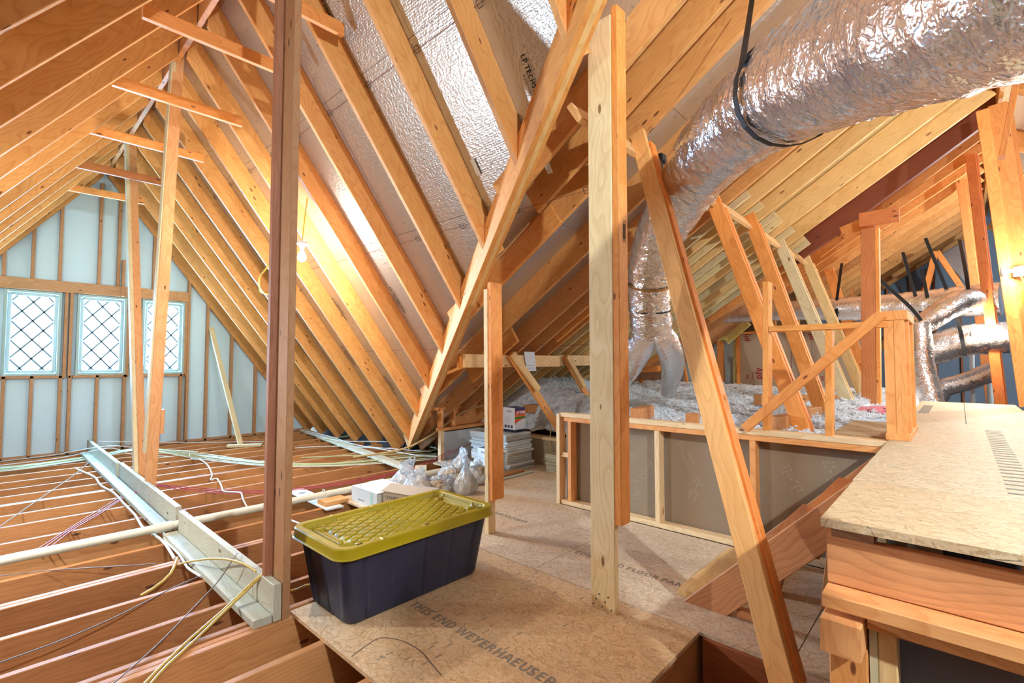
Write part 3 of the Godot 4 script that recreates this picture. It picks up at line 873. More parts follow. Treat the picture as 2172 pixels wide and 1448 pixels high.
	solo("tie_board", "short flat white board lying on the joists beside the white pipe and clear bags", "board", Vector3(3.52, 0.065, -4.72), Vector3(3.1, 0.065, -4.18), 0.13, 0.038, Y, wood("spruce", Color(0.9, 0.9, 0.88)))
	# purlin of the main slope and its leaning struts
	var nm := Vector3(0, 0.838, -0.545)
	var pu := thing("purlin", "long purlin of several boards running under the main rafters on leaning struts", "beam", Vector3(5.2, 2.7, -1.63))
	for s in [[2.24, 3.42, 0.0], [3.44, 5.4, 0.01], [5.42, 7.2, -0.005], [7.22, 8.5, 0.0]]:
		beam(pu, "board", Vector3(s[0], 2.735, -1.585 + s[2]), Vector3(s[1], 2.735, -1.585 + s[2]), 0.038, 0.14, nm, wood("spruce", Color(1.0, 0.84, 0.66)))
	lettering(pu, "pencil_mark", "LEGN", Vector3(6.05, 2.70, -1.556), Vector3(1, 0, 0), nm, 0.07, plain(Color(0.08, 0.07, 0.07)), "Droid Sans")
	var struts := [
		[Vector3(2.95, 2.86, -1.545), Vector3(2.185, 0.018, -0.53), Color(1.0, 0.80, 0.56), "nearest heavy strut, pale and orange, leaning from the purlin to the floor beside the stairs"],
		[Vector3(4.32, 2.76, -1.55), Vector3(4.32, 0.74, -0.88), Color(1.0, 0.76, 0.48), "orange strut emerging from behind the big foil duct to the white insulation"],
		[Vector3(5.33, 2.84, -1.55), Vector3(5.33, 0.69, -0.90), Color(1.0, 0.78, 0.50), "orange strut passing behind the upright of the guard framing"],
		[Vector3(6.46, 2.78, -1.55), Vector3(6.46, 0.85, -0.90), Color(0.92, 0.90, 0.82), "greyish white strut right of the guard framing upright"],
		[Vector3(7.81, 2.80, -1.55), Vector3(7.81, 0.74, -0.88), Color(0.94, 0.86, 0.70), "pale brown strut at the end of the purlin below the dark beam"],
		[Vector3(9.70, 2.90, -1.60), Vector3(9.70, 0.71, -1.05), Color(1.0, 0.74, 0.46), "thin dark orange strut left of the big box column"]]
	for i in struts.size():
		var s = struts[i]
		var a: Vector3 = s[0]; var b: Vector3 = s[1]
		var o := thing("strut", s[3], "strut", b, "leaning struts under the main purlin")
		var d := (b - a).normalized()
		var up := Vector3(1, 0, 0)
		var sd := d.cross(up).normalized()
		var kind := "spruce" if i in [0, 3, 4] else "pine"
		if i == 5:
			beam(o, "board", a, b, 0.038, 0.14, pz, wood(kind, s[2]))
			continue
		# a T of two boards
		beam(o, "board", a - sd * 0.02, b - sd * 0.02, 0.115 if i != 0 else 0.10, 0.038, px, wood(kind, s[2]))
		var off := px * 0.052
		var b2 := b if i != 0 else b + (a - b) * 0.0
		beam(o, "board", a + off + sd * 0.026 + d * 0.12, b2 + off + sd * 0.026, 0.038, 0.066, px, wood("pine", Color(1.0, 0.72, 0.44) if i < 3 else s[2]))
		if i == 0:
			beam(o, "cleat", a + off + d * 0.02 - sd * 0.03, a + off + d * 0.18 - sd * 0.03, 0.038, 0.045, px, wood("pine", Color(0.98, 0.72, 0.46)))
	# guard framing on the pony wall and its end stub
	var g := thing("guard_frame", "open guard framing of uprights, a rail and a long diagonal on the half wall", "railing", Vector3(3.6, 0.842, -0.66))
	var gp_ := wood("pine", Color(1.0, 0.80, 0.54))
	beam(g, "upright", Vector3(3.62, 0.842, -0.975), Vector3(3.62, 1.85, -0.955), 0.038, 0.089, px, gp_)
	beam(g, "upright", Vector3(3.62, 0.842, -0.615), Vector3(3.62, 1.50, -0.60), 0.038, 0.089, px, gp_)
	beam(g, "rail", Vector3(3.60, 1.525, -0.94), Vector3(3.60, 1.525, -0.30), 0.06, 0.038, Y, gp_)
	beam(g, "diagonal", Vector3(3.555, 0.845, -1.10), Vector3(3.555, 1.585, -0.325), 0.038, 0.06, Y, wood("pine", Color(0.96, 0.74, 0.5)))
	var st := thing("stub_wall", "knotty end post and short stub of guard wall standing on the walkway", "post", Vector3(3.75, 0.85, -0.28))
	var sw := wood("pine", Color(1.0, 0.82, 0.62))
	beam(st, "bottom_plate", Vector3(3.575, 0.870, -0.272), Vector3(4.22, 0.870, -0.272), 0.115, 0.038, Y, sw)
	beam(st, "stud", Vector3(3.597, 0.889, -0.302), Vector3(3.597, 1.545, -0.302), 0.045, 0.042, px, sw)
	beam(st, "stud", Vector3(3.597, 0.889, -0.254), Vector3(3.597, 1.545, -0.254), 0.050, 0.042, px, sw)
	beam(st, "stud", Vector3(3.70, 0.889, -0.272), Vector3(3.70, 1.545, -0.272), 0.115, 0.038, px, sw)
	beam(st, "stud", Vector3(4.05, 0.889, -0.272), Vector3(4.05, 1.545, -0.272), 0.115, 0.038, px, gp_)
	beam(st, "top_plate", Vector3(3.575, 1.575, -0.272), Vector3(4.1, 1.575, -0.272), 0.12, 0.055, Y, sw)
	# box column
	var c := thing("box_column", "broad two-board column rising from the insulation to a short beam, mid right", "post", Vector3(6.9, 0.6, -0.75))
	beam(c, "board", Vector3(6.86, 0.6, -0.782), Vector3(6.86, 2.86, -0.735), 0.038, 0.135, pz, wood("fir", Color(0.92, 0.70, 0.52)))
	beam(c, "board", Vector3(6.90, 0.6, -0.69), Vector3(6.90, 2.84, -0.65), 0.12, 0.038, pz, wood("pine", Color(1.0, 0.78, 0.52)))
	beam(c, "head_block", Vector3(6.75, 2.93, -0.80), Vector3(6.75, 2.93, -0.44), 0.06, 0.16, Y, wood("pine", Color(0.86, 0.60, 0.42)))
	beam(c, "side_block", Vector3(6.95, 2.86, -1.0), Vector3(6.95, 2.98, -0.62), 0.038, 0.14, Y, wood("pine", Color(0.94, 0.74, 0.52)))
	# posts under the main ridge, right
	for i in QPOSTS.size():
		var r = QPOSTS[i]
		var o := thing("ridge_post", r[4], "post", r[0], "posts under the main ridge")
		beam(o, "board", r[0], r[1], r[2], 0.038, px, wood("pine", r[3]))
		var o2 := Vector3(0.04, 0, r[2] * 0.5 - 0.02)
		beam(o, "board", r[0] + o2, r[1] + o2, 0.038, r[2] * 0.8, pz, wood("pine", r[3] * Color(0.94, 0.9, 0.86)))
	solo("hanging_brace", "short orange board hanging down from the rafters at the right edge", "brace", HB[0], HB[1], 0.038, 0.089, px, wood("pine", Color(1.0, 0.74, 0.46)))
	# low purlin with paper tag and two props at the eave
	var lp := thing("low_purlin", "low purlin of pale boards near the eave with a paper tag on it", "beam", Vector3(4.4, 1.33, -3.86))
	beam(lp, "board", Vector3(3.37, 1.315, -3.80), Vector3(5.0, 1.315, -3.80), 0.038, 0.14, Y, wood("spruce", Color(0.98, 0.86, 0.70)))
	beam(lp, "board", Vector3(5.02, 1.325, -3.81), Vector3(7.2, 1.325, -3.81), 0.038, 0.14, Y, wood("spruce", Color(0.94, 0.84, 0.72)))
	beam(lp, "board", Vector3(3.33, 1.30, -3.845), Vector3(4.2, 1.30, -3.845), 0.038, 0.12, Y, wood("pine", Color(1.0, 0.74, 0.44)))
	for s in [[Vector3(4.03, 1.40, -3.76), Vector3(4.72, 0.42, -3.52), Vector3(4.35, 0.98, -3.64), "left leaning prop from the low purlin, beside the paper tag"], [Vector3(5.08, 1.38, -3.76), Vector3(5.60, 0.62, -3.62), Vector3(5.33, 0.98, -3.68), "right leaning prop from the low purlin into the insulation"]]:
		var o := thing("prop", s[3], "prop", s[1], "props under the low purlin")
		beam(o, "board", s[0], s[1], 0.089, 0.038, pz, wood("pine", Color(1.0, 0.82, 0.58)))
		beam(o, "cleat", s[0] + Vector3(0, 0, 0.038), s[2] + Vector3(0, 0, 0.038), 0.075, 0.038, pz, wood("spruce", Color(0.98, 0.86, 0.68)))
	var pt := thing("paper_tag", "white printed paper tag stapled to the low purlin", "paper", Vector3(4.42, 1.3, -3.77))
	slab(pt, "sheet", Vector3(4.28, 1.195, -3.772), Vector3(1, 0.0, 0.0), Vector3(0.0, 1, 0.03), PackedVector2Array([Vector2(0.055, 0.0), Vector2(0.235, 0.0), Vector2(0.19, 0.23), Vector2(0.0, 0.23)]), 0.001, plain(Color(0.86, 0.87, 0.88), 0.8))
	for k in 6:
		part(pt, "print_line", slab_mesh(Vector3(1, 0, 0), Vector3(0, 1, 0), rect(0, 0, 0.13, 0.005 if k % 2 else 0.003), 0.0006), plain(Color(0.42, 0.44, 0.48)), Vector3(4.305 + 0.006 * (6 - k), 1.23 + 0.03 * k, -3.7695))

const QPOSTS := [
	[Vector3(7.15, 0.85, 0.482), Vector3(7.15, 4.0, 0.255), 0.10, Color(1.0, 0.82, 0.58), "frontmost leaning orange ridge post carrying the lamp"],
	[Vector3(7.22, 0.85, 0.595), Vector3(7.22, 4.05, 0.375), 0.145, Color(0.92, 0.72, 0.50), "wide cracked ridge post right behind the lamp post"],
	[Vector3(8.6, 0.72, 0.36), Vector3(8.6, 4.0, 0.18), 0.10, Color(0.90, 0.62, 0.40), "reddish ridge post just beyond the lamp post"],
	[Vector3(9.7, 0.72, 0.31), Vector3(9.7, 4.0, 0.09), 0.10, Color(0.92, 0.66, 0.44), "far ridge post beside the stacked foil ducts"]]
const HB := [Vector3(5.0, 3.50, 0.39), Vector3(5.0, 2.80, 0.27)]

func nail_mesh() -> ArrayMesh:
	return tube_mesh(PackedVector3Array([Vector3(0, 0, 0), Vector3(0, 0.004, 0)]), [0.005, 0.004], 6)

func lettering_free(parent: Node, k: int):
	# scribbled builder's marks on the orange board of the valley post
	var y := 1.93 + 0.02 * (k % 2)
	var x := 2.2767
	beam(parent, "marker_stroke", Vector3(2.243 + 0.007 * k, y, -1.2805), Vector3(2.247 + 0.007 * k, y + 0.10, -1.2805), 0.003, 0.002, Vector3(0, 0, 1), plain(Color(0.06, 0.05, 0.05)))

# ------------------------------------------------------------------ lamps
func bulb_mesh() -> ArrayMesh:
	var pts := PackedVector3Array(); var rad := []
	for i in 13:
		var t := i / 12.0
		pts.append(Vector3(0, -0.105 * t, 0))
		rad.append(0.013 + 0.0 if t < 0.15 else 0.032 * sqrt(maxf(0.0, 1.0 - pow((t - 0.66) / 0.342, 2.0))) if t > 0.5 else lerpf(0.013, 0.028, smoothstep(0.15, 0.5, t)))
	return tube_mesh(pts, rad, 14)

func glow(e: float) -> StandardMaterial3D:
	var m := StandardMaterial3D.new()
	m.albedo_color = Color(1, 0.95, 0.88)
	m.emission_enabled = true
	m.emission = Color(1.0, 0.93, 0.82)
	m.emission_energy_multiplier = e
	return m

func lamp_fitting(label: String, at: Vector3, turn: Basis, energy: float, col: Color, radius := 1.0):
	var o := thing("bulb_lamp", label, "lamp", at)
	var pc := plain(Color(0.85, 0.84, 0.80), 0.35)
	part(o, "lamp_holder", tube_mesh(PackedVector3Array([Vector3(0, 0.06, 0), Vector3(0, 0.035, 0), Vector3(0, 0.034, 0), Vector3(0, 0.0, 0)]), [0.05, 0.055, 0.03, 0.022], 16), pc, at, turn)
	part(o, "bulb", bulb_mesh(), glow(14.0), at, turn.scaled(Vector3(radius, radius, radius)))
	lamp("bulb_light", at + turn * Vector3(0, -0.065 * radius, 0), energy, col, o)

const COOL := Color(0.92, 0.97, 1.0)
const WARM := Color(1.0, 0.94, 0.86)
const B1 := Vector3(2.02, 2.40, -4.63)
func build_lamps():
	lamp_fitting("bare glowing bulb on a rafter of the right slope, beside the tall brown post", B1, Basis(), 2.3, WARM, 1.3)
	lamp_fitting("bare glowing bulb sticking out from the lamp post at the right edge", Vector3(6.88, 2.21, 0.385), Basis(Vector3(1, 0, 0), -PI / 2), 0.55, WARM, 1.3)
	lamp_fitting("far glowing bulb among the foil ducts on the right", Vector3(8.45, 1.68, 0.16), Basis(Vector3(1, 0, 0), -PI / 2), 1.2, WARM, 1.2)
	# unseen lamp behind the camera, placed to light the camera side of the framing
	lamp_fitting("unseen bare bulb behind the camera, lighting the near side of the framing", Vector3(0.3, 3.1, 2.0), Basis(), 12.0, COOL, 1.0)
	lamp_fitting("added fill bulb beyond the ridge posts outside the right edge", Vector3(5.6, 2.9, 2.2), Basis(), 4.0, COOL, 1.0)  # added lamp, brightens the main attic from out of view
	lamp_fitting("added fill bulb beyond the ridge posts near the far ducts", Vector3(9.3, 3.0, 1.3), Basis(), 6.0, COOL, 1.0)  # another added lamp, whitens the insulation and lights the far ducts
	var jb := thing("junction_box", "small grey box with a yellow cable on the lamp post at the right edge", "electrical box", Vector3(7.1, 2.22, 0.49))
	part(jb, "box", lumber(0.06, 0.10, 0.10), plain(Color(0.42, 0.45, 0.48), 0.4, 0.4), Vector3(7.08, 2.22, 0.475))
	part(jb, "cable", tube_mesh(smooth([Vector3(0, -0.05, 0.02), Vector3(-0.03, -0.14, 0.04), Vector3(-0.04, -0.26, 0.02), Vector3(-0.03, -0.40, 0.05), Vector3(-0.02, -0.55, 0.07)], 0.03), [0.008], 6), plain(Color(0.80, 0.72, 0.16), 0.5), Vector3(7.06, 2.22, 0.46))
	lamp_fitting("unseen bare bulb beyond the left edge, lighting the right slope foil", Vector3(-0.65, 1.40, -3.95), Basis(), 3.6, COOL, 1.0)  # out of view, placed for the cool light on foil and undersides
	var first := get_node("bulb_lamp")
	var yellow := plain(Color(0.85, 0.68, 0.22), 0.5)
	part(first, "cord", tube_mesh(smooth([Vector3(0.0, 0.06, 0.0), Vector3(0.012, 0.25, 0.012), Vector3(0.03, 0.49, 0.03)], 0.04), [0.006], 6), yellow, B1)
	part(first, "cord", tube_mesh(smooth([Vector3(-0.16, 0.02, -0.06), Vector3(-0.22, -0.16, -0.21), Vector3(-0.22, -0.27, -0.46), Vector3(-0.22, -0.39, -0.43), Vector3(-0.22, -0.46, -0.19), Vector3(-0.14, -0.48, 0.0)], 0.03), [0.007], 6), yellow, B1)

# ------------------------------------------------------------------ the storage tote
func rrect(t: float, hx: float, hz: float, r: float) -> Array:
	# point and outward normal at fraction t round a rounded rectangle
	var sx := 2.0 * (hx - r); var sz := 2.0 * (hz - r); var arc := PI * 0.5 * r
	var total := 2.0 * sx + 2.0 * sz + 4.0 * arc
	var d := fposmod(t, 1.0) * total
	var corners := [Vector2(hx - r, hz - r), Vector2(-hx + r, hz - r), Vector2(-hx + r, -hz + r), Vector2(hx - r, -hz + r)]
	var sides := [sz, sx, sz, sx]
	var normals := [Vector2(1, 0), Vector2(0, 1), Vector2(-1, 0), Vector2(0, -1)]
	for k in 4:
		var n: Vector2 = normals[k]
		var along := Vector2(-n.y, n.x)
		var s: float = sides[k]
		if d < s:
			var mid := Vector2(n.x * hx, n.y * hz)
			return [mid + along * (d - s * 0.5), n, k, d / s]
		d -= s
		if d < arc:
			var a := d / r
			var nn := n * cos(a) + along * sin(a)
			return [corners[k] + nn * r, nn, k, -1.0]
		d -= arc
	return [Vector2(hx, -hz + r), Vector2(1, 0), 0, 0.0]

func build_tote():
	var at := Vector3(1.645, 0.018, -2.405)
	var o := thing("storage_tote", "large dark navy plastic storage tote with an olive yellow lid on the strand board floor", "storage box", at)
	var m := MB.new()
	var n := 260
	var levels := [0.0, 0.006, 0.02, 0.05, 0.10, 0.20, 0.30, 0.345, 0.372]
	var rings := []
	for li in levels.size():
		var y: float = levels[li]
		var t := y / 0.372
		var hx := lerpf(0.422, 0.478, t) - (0.012 if li == 0 else 0.004 if li == 1 else 0.0)
		var hz := lerpf(0.205, 0.250, t) - (0.012 if li == 0 else 0.004 if li == 1 else 0.0)
		var ring := []
		for i in n:
			var p = rrect(float(i) / n, hx, hz, 0.055)
			var off := 0.0
			var f: float = p[3]
			if f >= 0.0 and y > 0.01 and y < 0.35:
				var long_side: bool = int(p[2]) % 2 == 1
				var marks := [0.06, 0.27, 0.50, 0.73, 0.94] if long_side else [0.10, 0.5, 0.90]
				for mk in marks:
					var e := absf(f - mk) * (0.84 if long_side else 0.40)
					off -= 0.007 * exp(-pow(e / 0.006, 2.0))
				if long_side:
					for mk in [0.36, 0.59, 0.82]:
						var e := absf(f - mk - 0.03 * (t - 0.5)) * 0.84
						off -= 0.004 * exp(-pow(e / 0.004, 2.0))
					if f < 0.06 or f > 0.94: off += 0.006
				else:
					if f > 0.10 and f < 0.90: off -= 0.008
			elif f < 0.0 and y > 0.01 and y < 0.35: off += 0.006
			var q: Vector2 = p[0] + p[1] * off
			ring.append(Vector3(q.x, y, q.y))
		rings.append(ring)
	for li in rings.size() - 1:
		for i in n:
			var i2 := (i + 1) % n
			var nm := []
			for q in [[li, i], [li, i2], [li + 1, i2], [li + 1, i]]:
				var a: Vector3 = rings[q[0]][(q[1] + 1) % n] - rings[q[0]][(q[1] + n - 1) % n]
				var b: Vector3 = rings[mini(q[0] + 1, rings.size() - 1)][q[1]] - rings[maxi(q[0] - 1, 0)][q[1]]
				var c := a.cross(b).normalized()
				if c.dot(Vector3(rings[q[0]][q[1]].x, 0, rings[q[0]][q[1]].z)) < 0: c = -c
				nm.append(c)
			m.tri(rings[li][i], rings[li][i2], rings[li + 1][i2], nm[0], nm[1], nm[2], Vector2.ZERO, Vector2(1, 0), Vector2(1, 1))
			m.tri(rings[li][i], rings[li + 1][i2], rings[li + 1][i], nm[0], nm[2], nm[3], Vector2.ZERO, Vector2(1, 1), Vector2(0, 1))
	for i in n:
		m.tri(Vector3(0, 0, 0), rings[0][i], rings[0][(i + 1) % n], Vector3.DOWN, Vector3.DOWN, Vector3.DOWN, Vector2.ZERO, Vector2(1, 0), Vector2(0, 1))
	part(o, "body", m.done(), plain(Color(0.14, 0.155, 0.235), 0.42), at)
	# lid: a relief over a rounded rectangle with a turned-down skirt
	var lid := MB.new()
	var hx := 0.508; var hz := 0.278
	var nx := 200; var nz := 110
	var pts := []
	var hs := []
	for i in nx + 1:
		var row := []
		for j in nz + 1:
			var x := lerpf(-hx, hx, float(i) / nx); var z := lerpf(-hz, hz, float(j) / nz)
			var p := round_in(Vector2(x, z), hx, hz, 0.075)
			row.append(Vector3(p.x, lid_height(p, hx, hz), p.y))
		pts.append(row)
	for i in nx:
		for j in nz:
			var nm := []
			for q in [[i, j], [i + 1, j], [i + 1, j + 1], [i, j + 1]]:
				var a: Vector3 = pts[mini(q[0] + 1, nx)][q[1]] - pts[maxi(q[0] - 1, 0)][q[1]]
				var b: Vector3 = pts[q[0]][mini(q[1] + 1, nz)] - pts[q[0]][maxi(q[1] - 1, 0)]
				var c := b.cross(a)
				nm.append(c.normalized() if c.length() > 1e-9 else Vector3.UP)
			lid.tri(pts[i][j], pts[i + 1][j], pts[i + 1][j + 1], nm[0], nm[1], nm[2], Vector2.ZERO, Vector2(1, 0), Vector2(1, 1))
			lid.tri(pts[i][j], pts[i + 1][j + 1], pts[i][j + 1], nm[0], nm[2], nm[3], Vector2.ZERO, Vector2(1, 1), Vector2(0, 1))
	# skirt
	var prof := [Vector2(0.0, 0.052), Vector2(0.006, 0.046), Vector2(0.008, 0.020), Vector2(0.010, 0.006), Vector2(0.016, 0.0), Vector2(0.014, -0.002), Vector2(0.0, 0.0)]
	var ns := 160
	for k in prof.size() - 1:
		var e: Vector2 = prof[k + 1] - prof[k]
		for i in ns:
			var q := []
			for w in [[i, k], [i + 1, k], [i + 1, k + 1], [i, k + 1]]:
				var p = rrect(float(w[0]) / ns, hx - 0.002, hz - 0.002, 0.073)
				var b: Vector2 = p[0] + p[1] * prof[w[1]].x
				q.append([Vector3(b.x, prof[w[1]].y, b.y), Vector3(p[1].x * -e.y, e.x, p[1].y * -e.y).normalized()])
			lid.tri(q[0][0], q[1][0], q[2][0], q[0][1], q[1][1], q[2][1], Vector2.ZERO, Vector2(1, 0), Vector2(1, 1))
			lid.tri(q[0][0], q[2][0], q[3][0], q[0][1], q[2][1], q[3][1], Vector2.ZERO, Vector2(1, 1), Vector2(0, 1))
	part(o, "lid", lid.done(), plain(Color(0.63, 0.55, 0.035), 0.36), at + Vector3(0, 0.352, 0))
	for s in [[-0.40, 0.250], [0.0, 0.256], [0.40, 0.250]]:
		part(o, "latch_slot", lumber(0.03, 0.004, 0.008), plain(Color(0.05, 0.05, 0.03)), at + Vector3(s[0], 0.3515 + 0.0525, s[1]))

func round_in(p: Vector2, hx: float, hz: float, r: float) -> Vector2:
	# squeeze the corner squares of a rectangle into quarter discs
	var c := Vector2(maxf(absf(p.x) - (hx - r), 0.0), maxf(absf(p.y) - (hz - r), 0.0))
	if c.x <= 0.0 or c.y <= 0.0: return p
	var k := maxf(c.x, c.y) / c.length()
	return Vector2(signf(p.x) * (hx - r + c.x * k), signf(p.y) * (hz - r + c.y * k))

func lid_height(p: Vector2, hx: float, hz: float) -> float:
	var ex := hx - absf(p.x); var ez2 := hz - absf(p.y)
	var e := minf(ex, ez2)
	if ex < 0.075 and ez2 < 0.075: e = 0.075 - Vector2(0.075 - ex, 0.075 - ez2).length()
	var h := 0.052
	# the panel inside the rim
	h -= 0.030 * smoothstep(0.035, 0.055, e)
	var inner := minf(ex - 0.13, ez2 - 0.075)
	var dia := inner + 0.012 * sin(p.x * 60.0)
	if dia > 0.0:
		var a := (p.x * 0.70 + p.y * 1.15) / 0.075; var b := (p.x * 0.70 - p.y * 1.15) / 0.075
		var fa := absf(a - roundf(a)); var fb := absf(b - roundf(b))
		h += 0.012 * smoothstep(0.0, 0.006, dia) * (0.3 + 0.7 * smoothstep(0.05, 0.10, minf(fa, fb)))
		var da := absf(a * 4.0 - roundf(a * 4.0)); var db := absf(b * 4.0 - roundf(b * 4.0))
		if fa > 0.15 and fb > 0.15 and da < 0.16 and db < 0.16 and p.x > -0.3: h += 0.0025
	# raised bars of the rim: along the front and hooks at the short ends
	if ez2 > 0.05 and ez2 < 0.066 and absf(absf(p.x) - 0.17) < 0.10: h += 0.016
	if ex > 0.058 and ex < 0.078 and absf(p.y) < 0.15: h += 0.018
	if ex > 0.058 and ex < 0.125 and absf(absf(p.y) - 0.15) < 0.012: h += 0.014
	# stiffening notches on the outer rim
	for s in [-0.28, -0.02, 0.22]:
		if absf(p.x - s) < 0.006 and e < 0.05: h += 0.003
	return h

# ------------------------------------------------------------------ boxes, bags, tiles
func carton_mesh(sx: float, sy: float, sz: float) -> ArrayMesh:
	return lumber(sx, sy, sz, 0.004)

func build_stores():
	var card := plain(Color(0.78, 0.77, 0.74), 0.8); var kraft := plain(Color(0.66, 0.58, 0.48), 0.85)
	# white closed carton
	var a1 := Vector3(2.505, 0.018, -3.985)
	var c1 := thing("carton", "closed white carton with an open seam along its top, left of the tile carton", "box", a1)
	part(c1, "body", carton_mesh(0.33, 0.125, 0.43), card, a1 + Vector3(0, 0.0635, 0))
	for k in 2:
		part(c1, "top_flap", carton_mesh(0.165, 0.006, 0.43), plain(Color(0.84, 0.83, 0.81), 0.8), a1 + Vector3(-0.082 + 0.166 * k, 0.131 + 0.004 * k, 0.0))
	part(c1, "tape", slab_mesh(Vector3(0, 0, 1), Vector3(0, 1, 0), rect(0, 0, 0.035, 0.12), 0.0008), plain(Color(0.62, 0.78, 0.72), 0.4), a1 + Vector3(-0.1662, 0.004, 0.11))
	lettering(c1, "printed_text", "GLAZED 20x20", a1 + Vector3(-0.1662, 0.025, -0.10), Vector3(0, 0, 1), Vector3.UP, 0.012, plain(Color(0.5, 0.5, 0.5)))
	# open tile carton, turned
	var a2 := Vector3(2.545, 0.018, -3.54)
	var tb := Basis(Vector3.UP, deg_to_rad(-68))
	var c2 := thing("carton", "torn kraft tile carton with printed capitals and a lifted flap behind the tote", "box", a2)
	part(c2, "body", carton_mesh(0.42, 0.165, 0.24), kraft, a2 + Vector3(0, 0.083, 0), tb)
	part(c2, "top_flap", carton_mesh(0.42, 0.006, 0.15), plain(Color(0.72, 0.66, 0.58), 0.8), a2 + tb * Vector3(0.0, 0.185, 0.075), tb * Basis(Vector3(1, 0, 0), 0.22) * Basis(Vector3(0, 0, 1), -0.05))
	part(c2, "top_flap", carton_mesh(0.40, 0.005, 0.13), plain(Color(0.70, 0.65, 0.58), 0.8), a2 + tb * Vector3(0.0, 0.172, -0.06), tb)
	lettering(c2, "printed_text", "CERAMIC", a2 + tb * Vector3(-0.195, 0.105, 0.1206), tb * Vector3(1, 0, 0), Vector3.UP, 0.026, plain(Color(0.10, 0.10, 0.10)), "Droid Sans", false)
	lettering(c2, "printed_text", "WALL TILE", a2 + tb * Vector3(-0.195, 0.055, 0.1206), tb * Vector3(1, 0, 0), Vector3.UP, 0.026, plain(Color(0.36, 0.33, 0.30)), "Droid Sans", false)
	# clear bags of beige powder
	var bags := [
		[Vector3(2.92, 0.018, -4.22), 0.12, 0.27, 0.06, "upright nearly empty clear bag behind the cartons", 0.3],
		[Vector3(2.86, 0.018, -3.86), 0.15, 0.25, 0.16, "plump clear bag, second from the left in the bag row", -0.25],
		[Vector3(3.00, 0.018, -3.78), 0.15, 0.17, 0.14, "low slumped clear bag right of the torn carton", 0.1],
		[Vector3(3.13, 0.018, -3.86), 0.11, 0.15, 0.10, "small flat clear bag in the middle of the bag row", 0.4],
		[Vector3(3.38, 0.018, -4.02), 0.15, 0.20, 0.15, "low crumpled clear bag behind the frontmost bag", -0.3],
		[Vector3(3.70, 0.018, -4.20), 0.14, 0.31, 0.17, "tall clear bag with a crumpled open top, at the back", 0.1],
		[Vector3(3.22, 0.018, -3.60), 0.115, 0.32, 0.20, "frontmost long clear bag standing by the orange prop", -0.1],
		[Vector3(3.58, 0.018, -3.82), 0.16, 0.22, 0.18, "full greyish bag half hidden behind the orange prop", 0.1]]
	var skin := StandardMaterial3D.new()
	skin.transparency = BaseMaterial3D.TRANSPARENCY_ALPHA
	skin.albedo_color = Color(0.88, 0.90, 0.92, 0.42); skin.roughness = 0.25
	skin.cull_mode = BaseMaterial3D.CULL_DISABLED
	for k in bags.size():
		var b = bags[k]
		var o := thing("plastic_bag", b[4], "bag", b[0], "clear bags of powder on the floor")
		part(o, "contents", bag_mesh(b[1] * 0.93, b[3], k, 0.45, 0.0), plain(Color(0.70, 0.64, 0.56), 0.9), b[0] + Vector3(0, 0.004, 0))
		part(o, "film", bag_mesh(b[1], b[2], k, 1.0, b[5]), skin, b[0])
	# tall stack of tile boards, small stack of trim pieces
	for k in 15:
		var j := rng.randf_range(-0.02, 0.02); var j2 := rng.randf_range(-0.025, 0.02)
		var y := 0.018 + 0.0145 + k * 0.0292
		var o := solo_mesh("tile_box", carton_mesh(0.44, 0.026, 0.62), plain(Color(0.80, 0.80, 0.78) if k % 3 else Color(0.76, 0.75, 0.72), 0.7), Vector3(4.38 + j - k * 0.004, y, -4.20 + j2))
		tag(o, "white tile box, %s in the tall stack under a paint box" % ordinal(k, 15), "tile box", "tile boxes in the tall stack")
	for k in 11:
		var y := 0.018 + 0.009 + k * 0.0185
		var o := solo_mesh("trim_tile", carton_mesh(0.16 + 0.03 * rng.randf(), 0.015, 0.26), plain(Color(0.80, 0.77, 0.66), 0.6), Vector3(4.60 + rng.randf_range(-0.02, 0.02), y, -3.50 + rng.randf_range(-0.02, 0.02)))
		tag(o, "cream trim tile, %s in the short zigzag stack beside the half wall" % ordinal(k, 11), "tile", "trim tiles in the short stack")
	for k in 2:
		var at := Vector3(4.40, 0.018 + 0.444, -4.03) if k == 0 else Vector3(4.00, 0.018, -4.06)
		paint_box(at, ["white paint box with a rainbow coloured side on top of the tall tile stack", "white paint box with a rainbow coloured side on the floor behind the orange prop"][k])
	# scraps of board by the stack
	var sc := thing("wood_scrap", "flat scrap of brown board lying before the tall tile stack", "board", Vector3(4.1, 0.018, -3.83))
	beam(sc, "board", Vector3(3.72, 0.031, -3.82), Vector3(4.30, 0.031, -3.86), 0.16, 0.026, Vector3.UP, wood("pine", Color(0.78, 0.68, 0.56)))
	beam(sc, "strip", Vector3(3.80, 0.026, -3.70), Vector3(4.36, 0.026, -3.70), 0.05, 0.016, Vector3.UP, plain(Color(0.72, 0.72, 0.68), 0.8))
	var hp := thing("hanger_board", "white paper backed board on the joists under the white pipe", "board", Vector3(2.15, 0.0, -4.6))
	beam(hp, "board", Vector3(2.15, 0.006, -4.98), Vector3(2.13, 0.006, -4.10), 0.16, 0.012, Vector3.UP, plain(Color(0.84, 0.86, 0.86), 0.7))
	part(hp, "printed_mark", slab_mesh(Vector3(0, 0, 1), Vector3(1, 0, 0), PackedVector2Array(circle2(0.035, 14)), 0.0006), plain(Color(0.5, 0.52, 0.52)), Vector3(2.14, 0.0126, -4.80))
	beam(hp, "wood_block", Vector3(2.08, 0.030, -4.26), Vector3(2.30, 0.030, -4.26), 0.16, 0.036, Vector3.UP, wood("pine", Color(0.92, 0.80, 0.66)))

func circle2(r: float, n: int) -> Array:
	var out := []
	for k in n: out.append(Vector2(cos(TAU * k / n), sin(TAU * k / n)) * r)
	return out

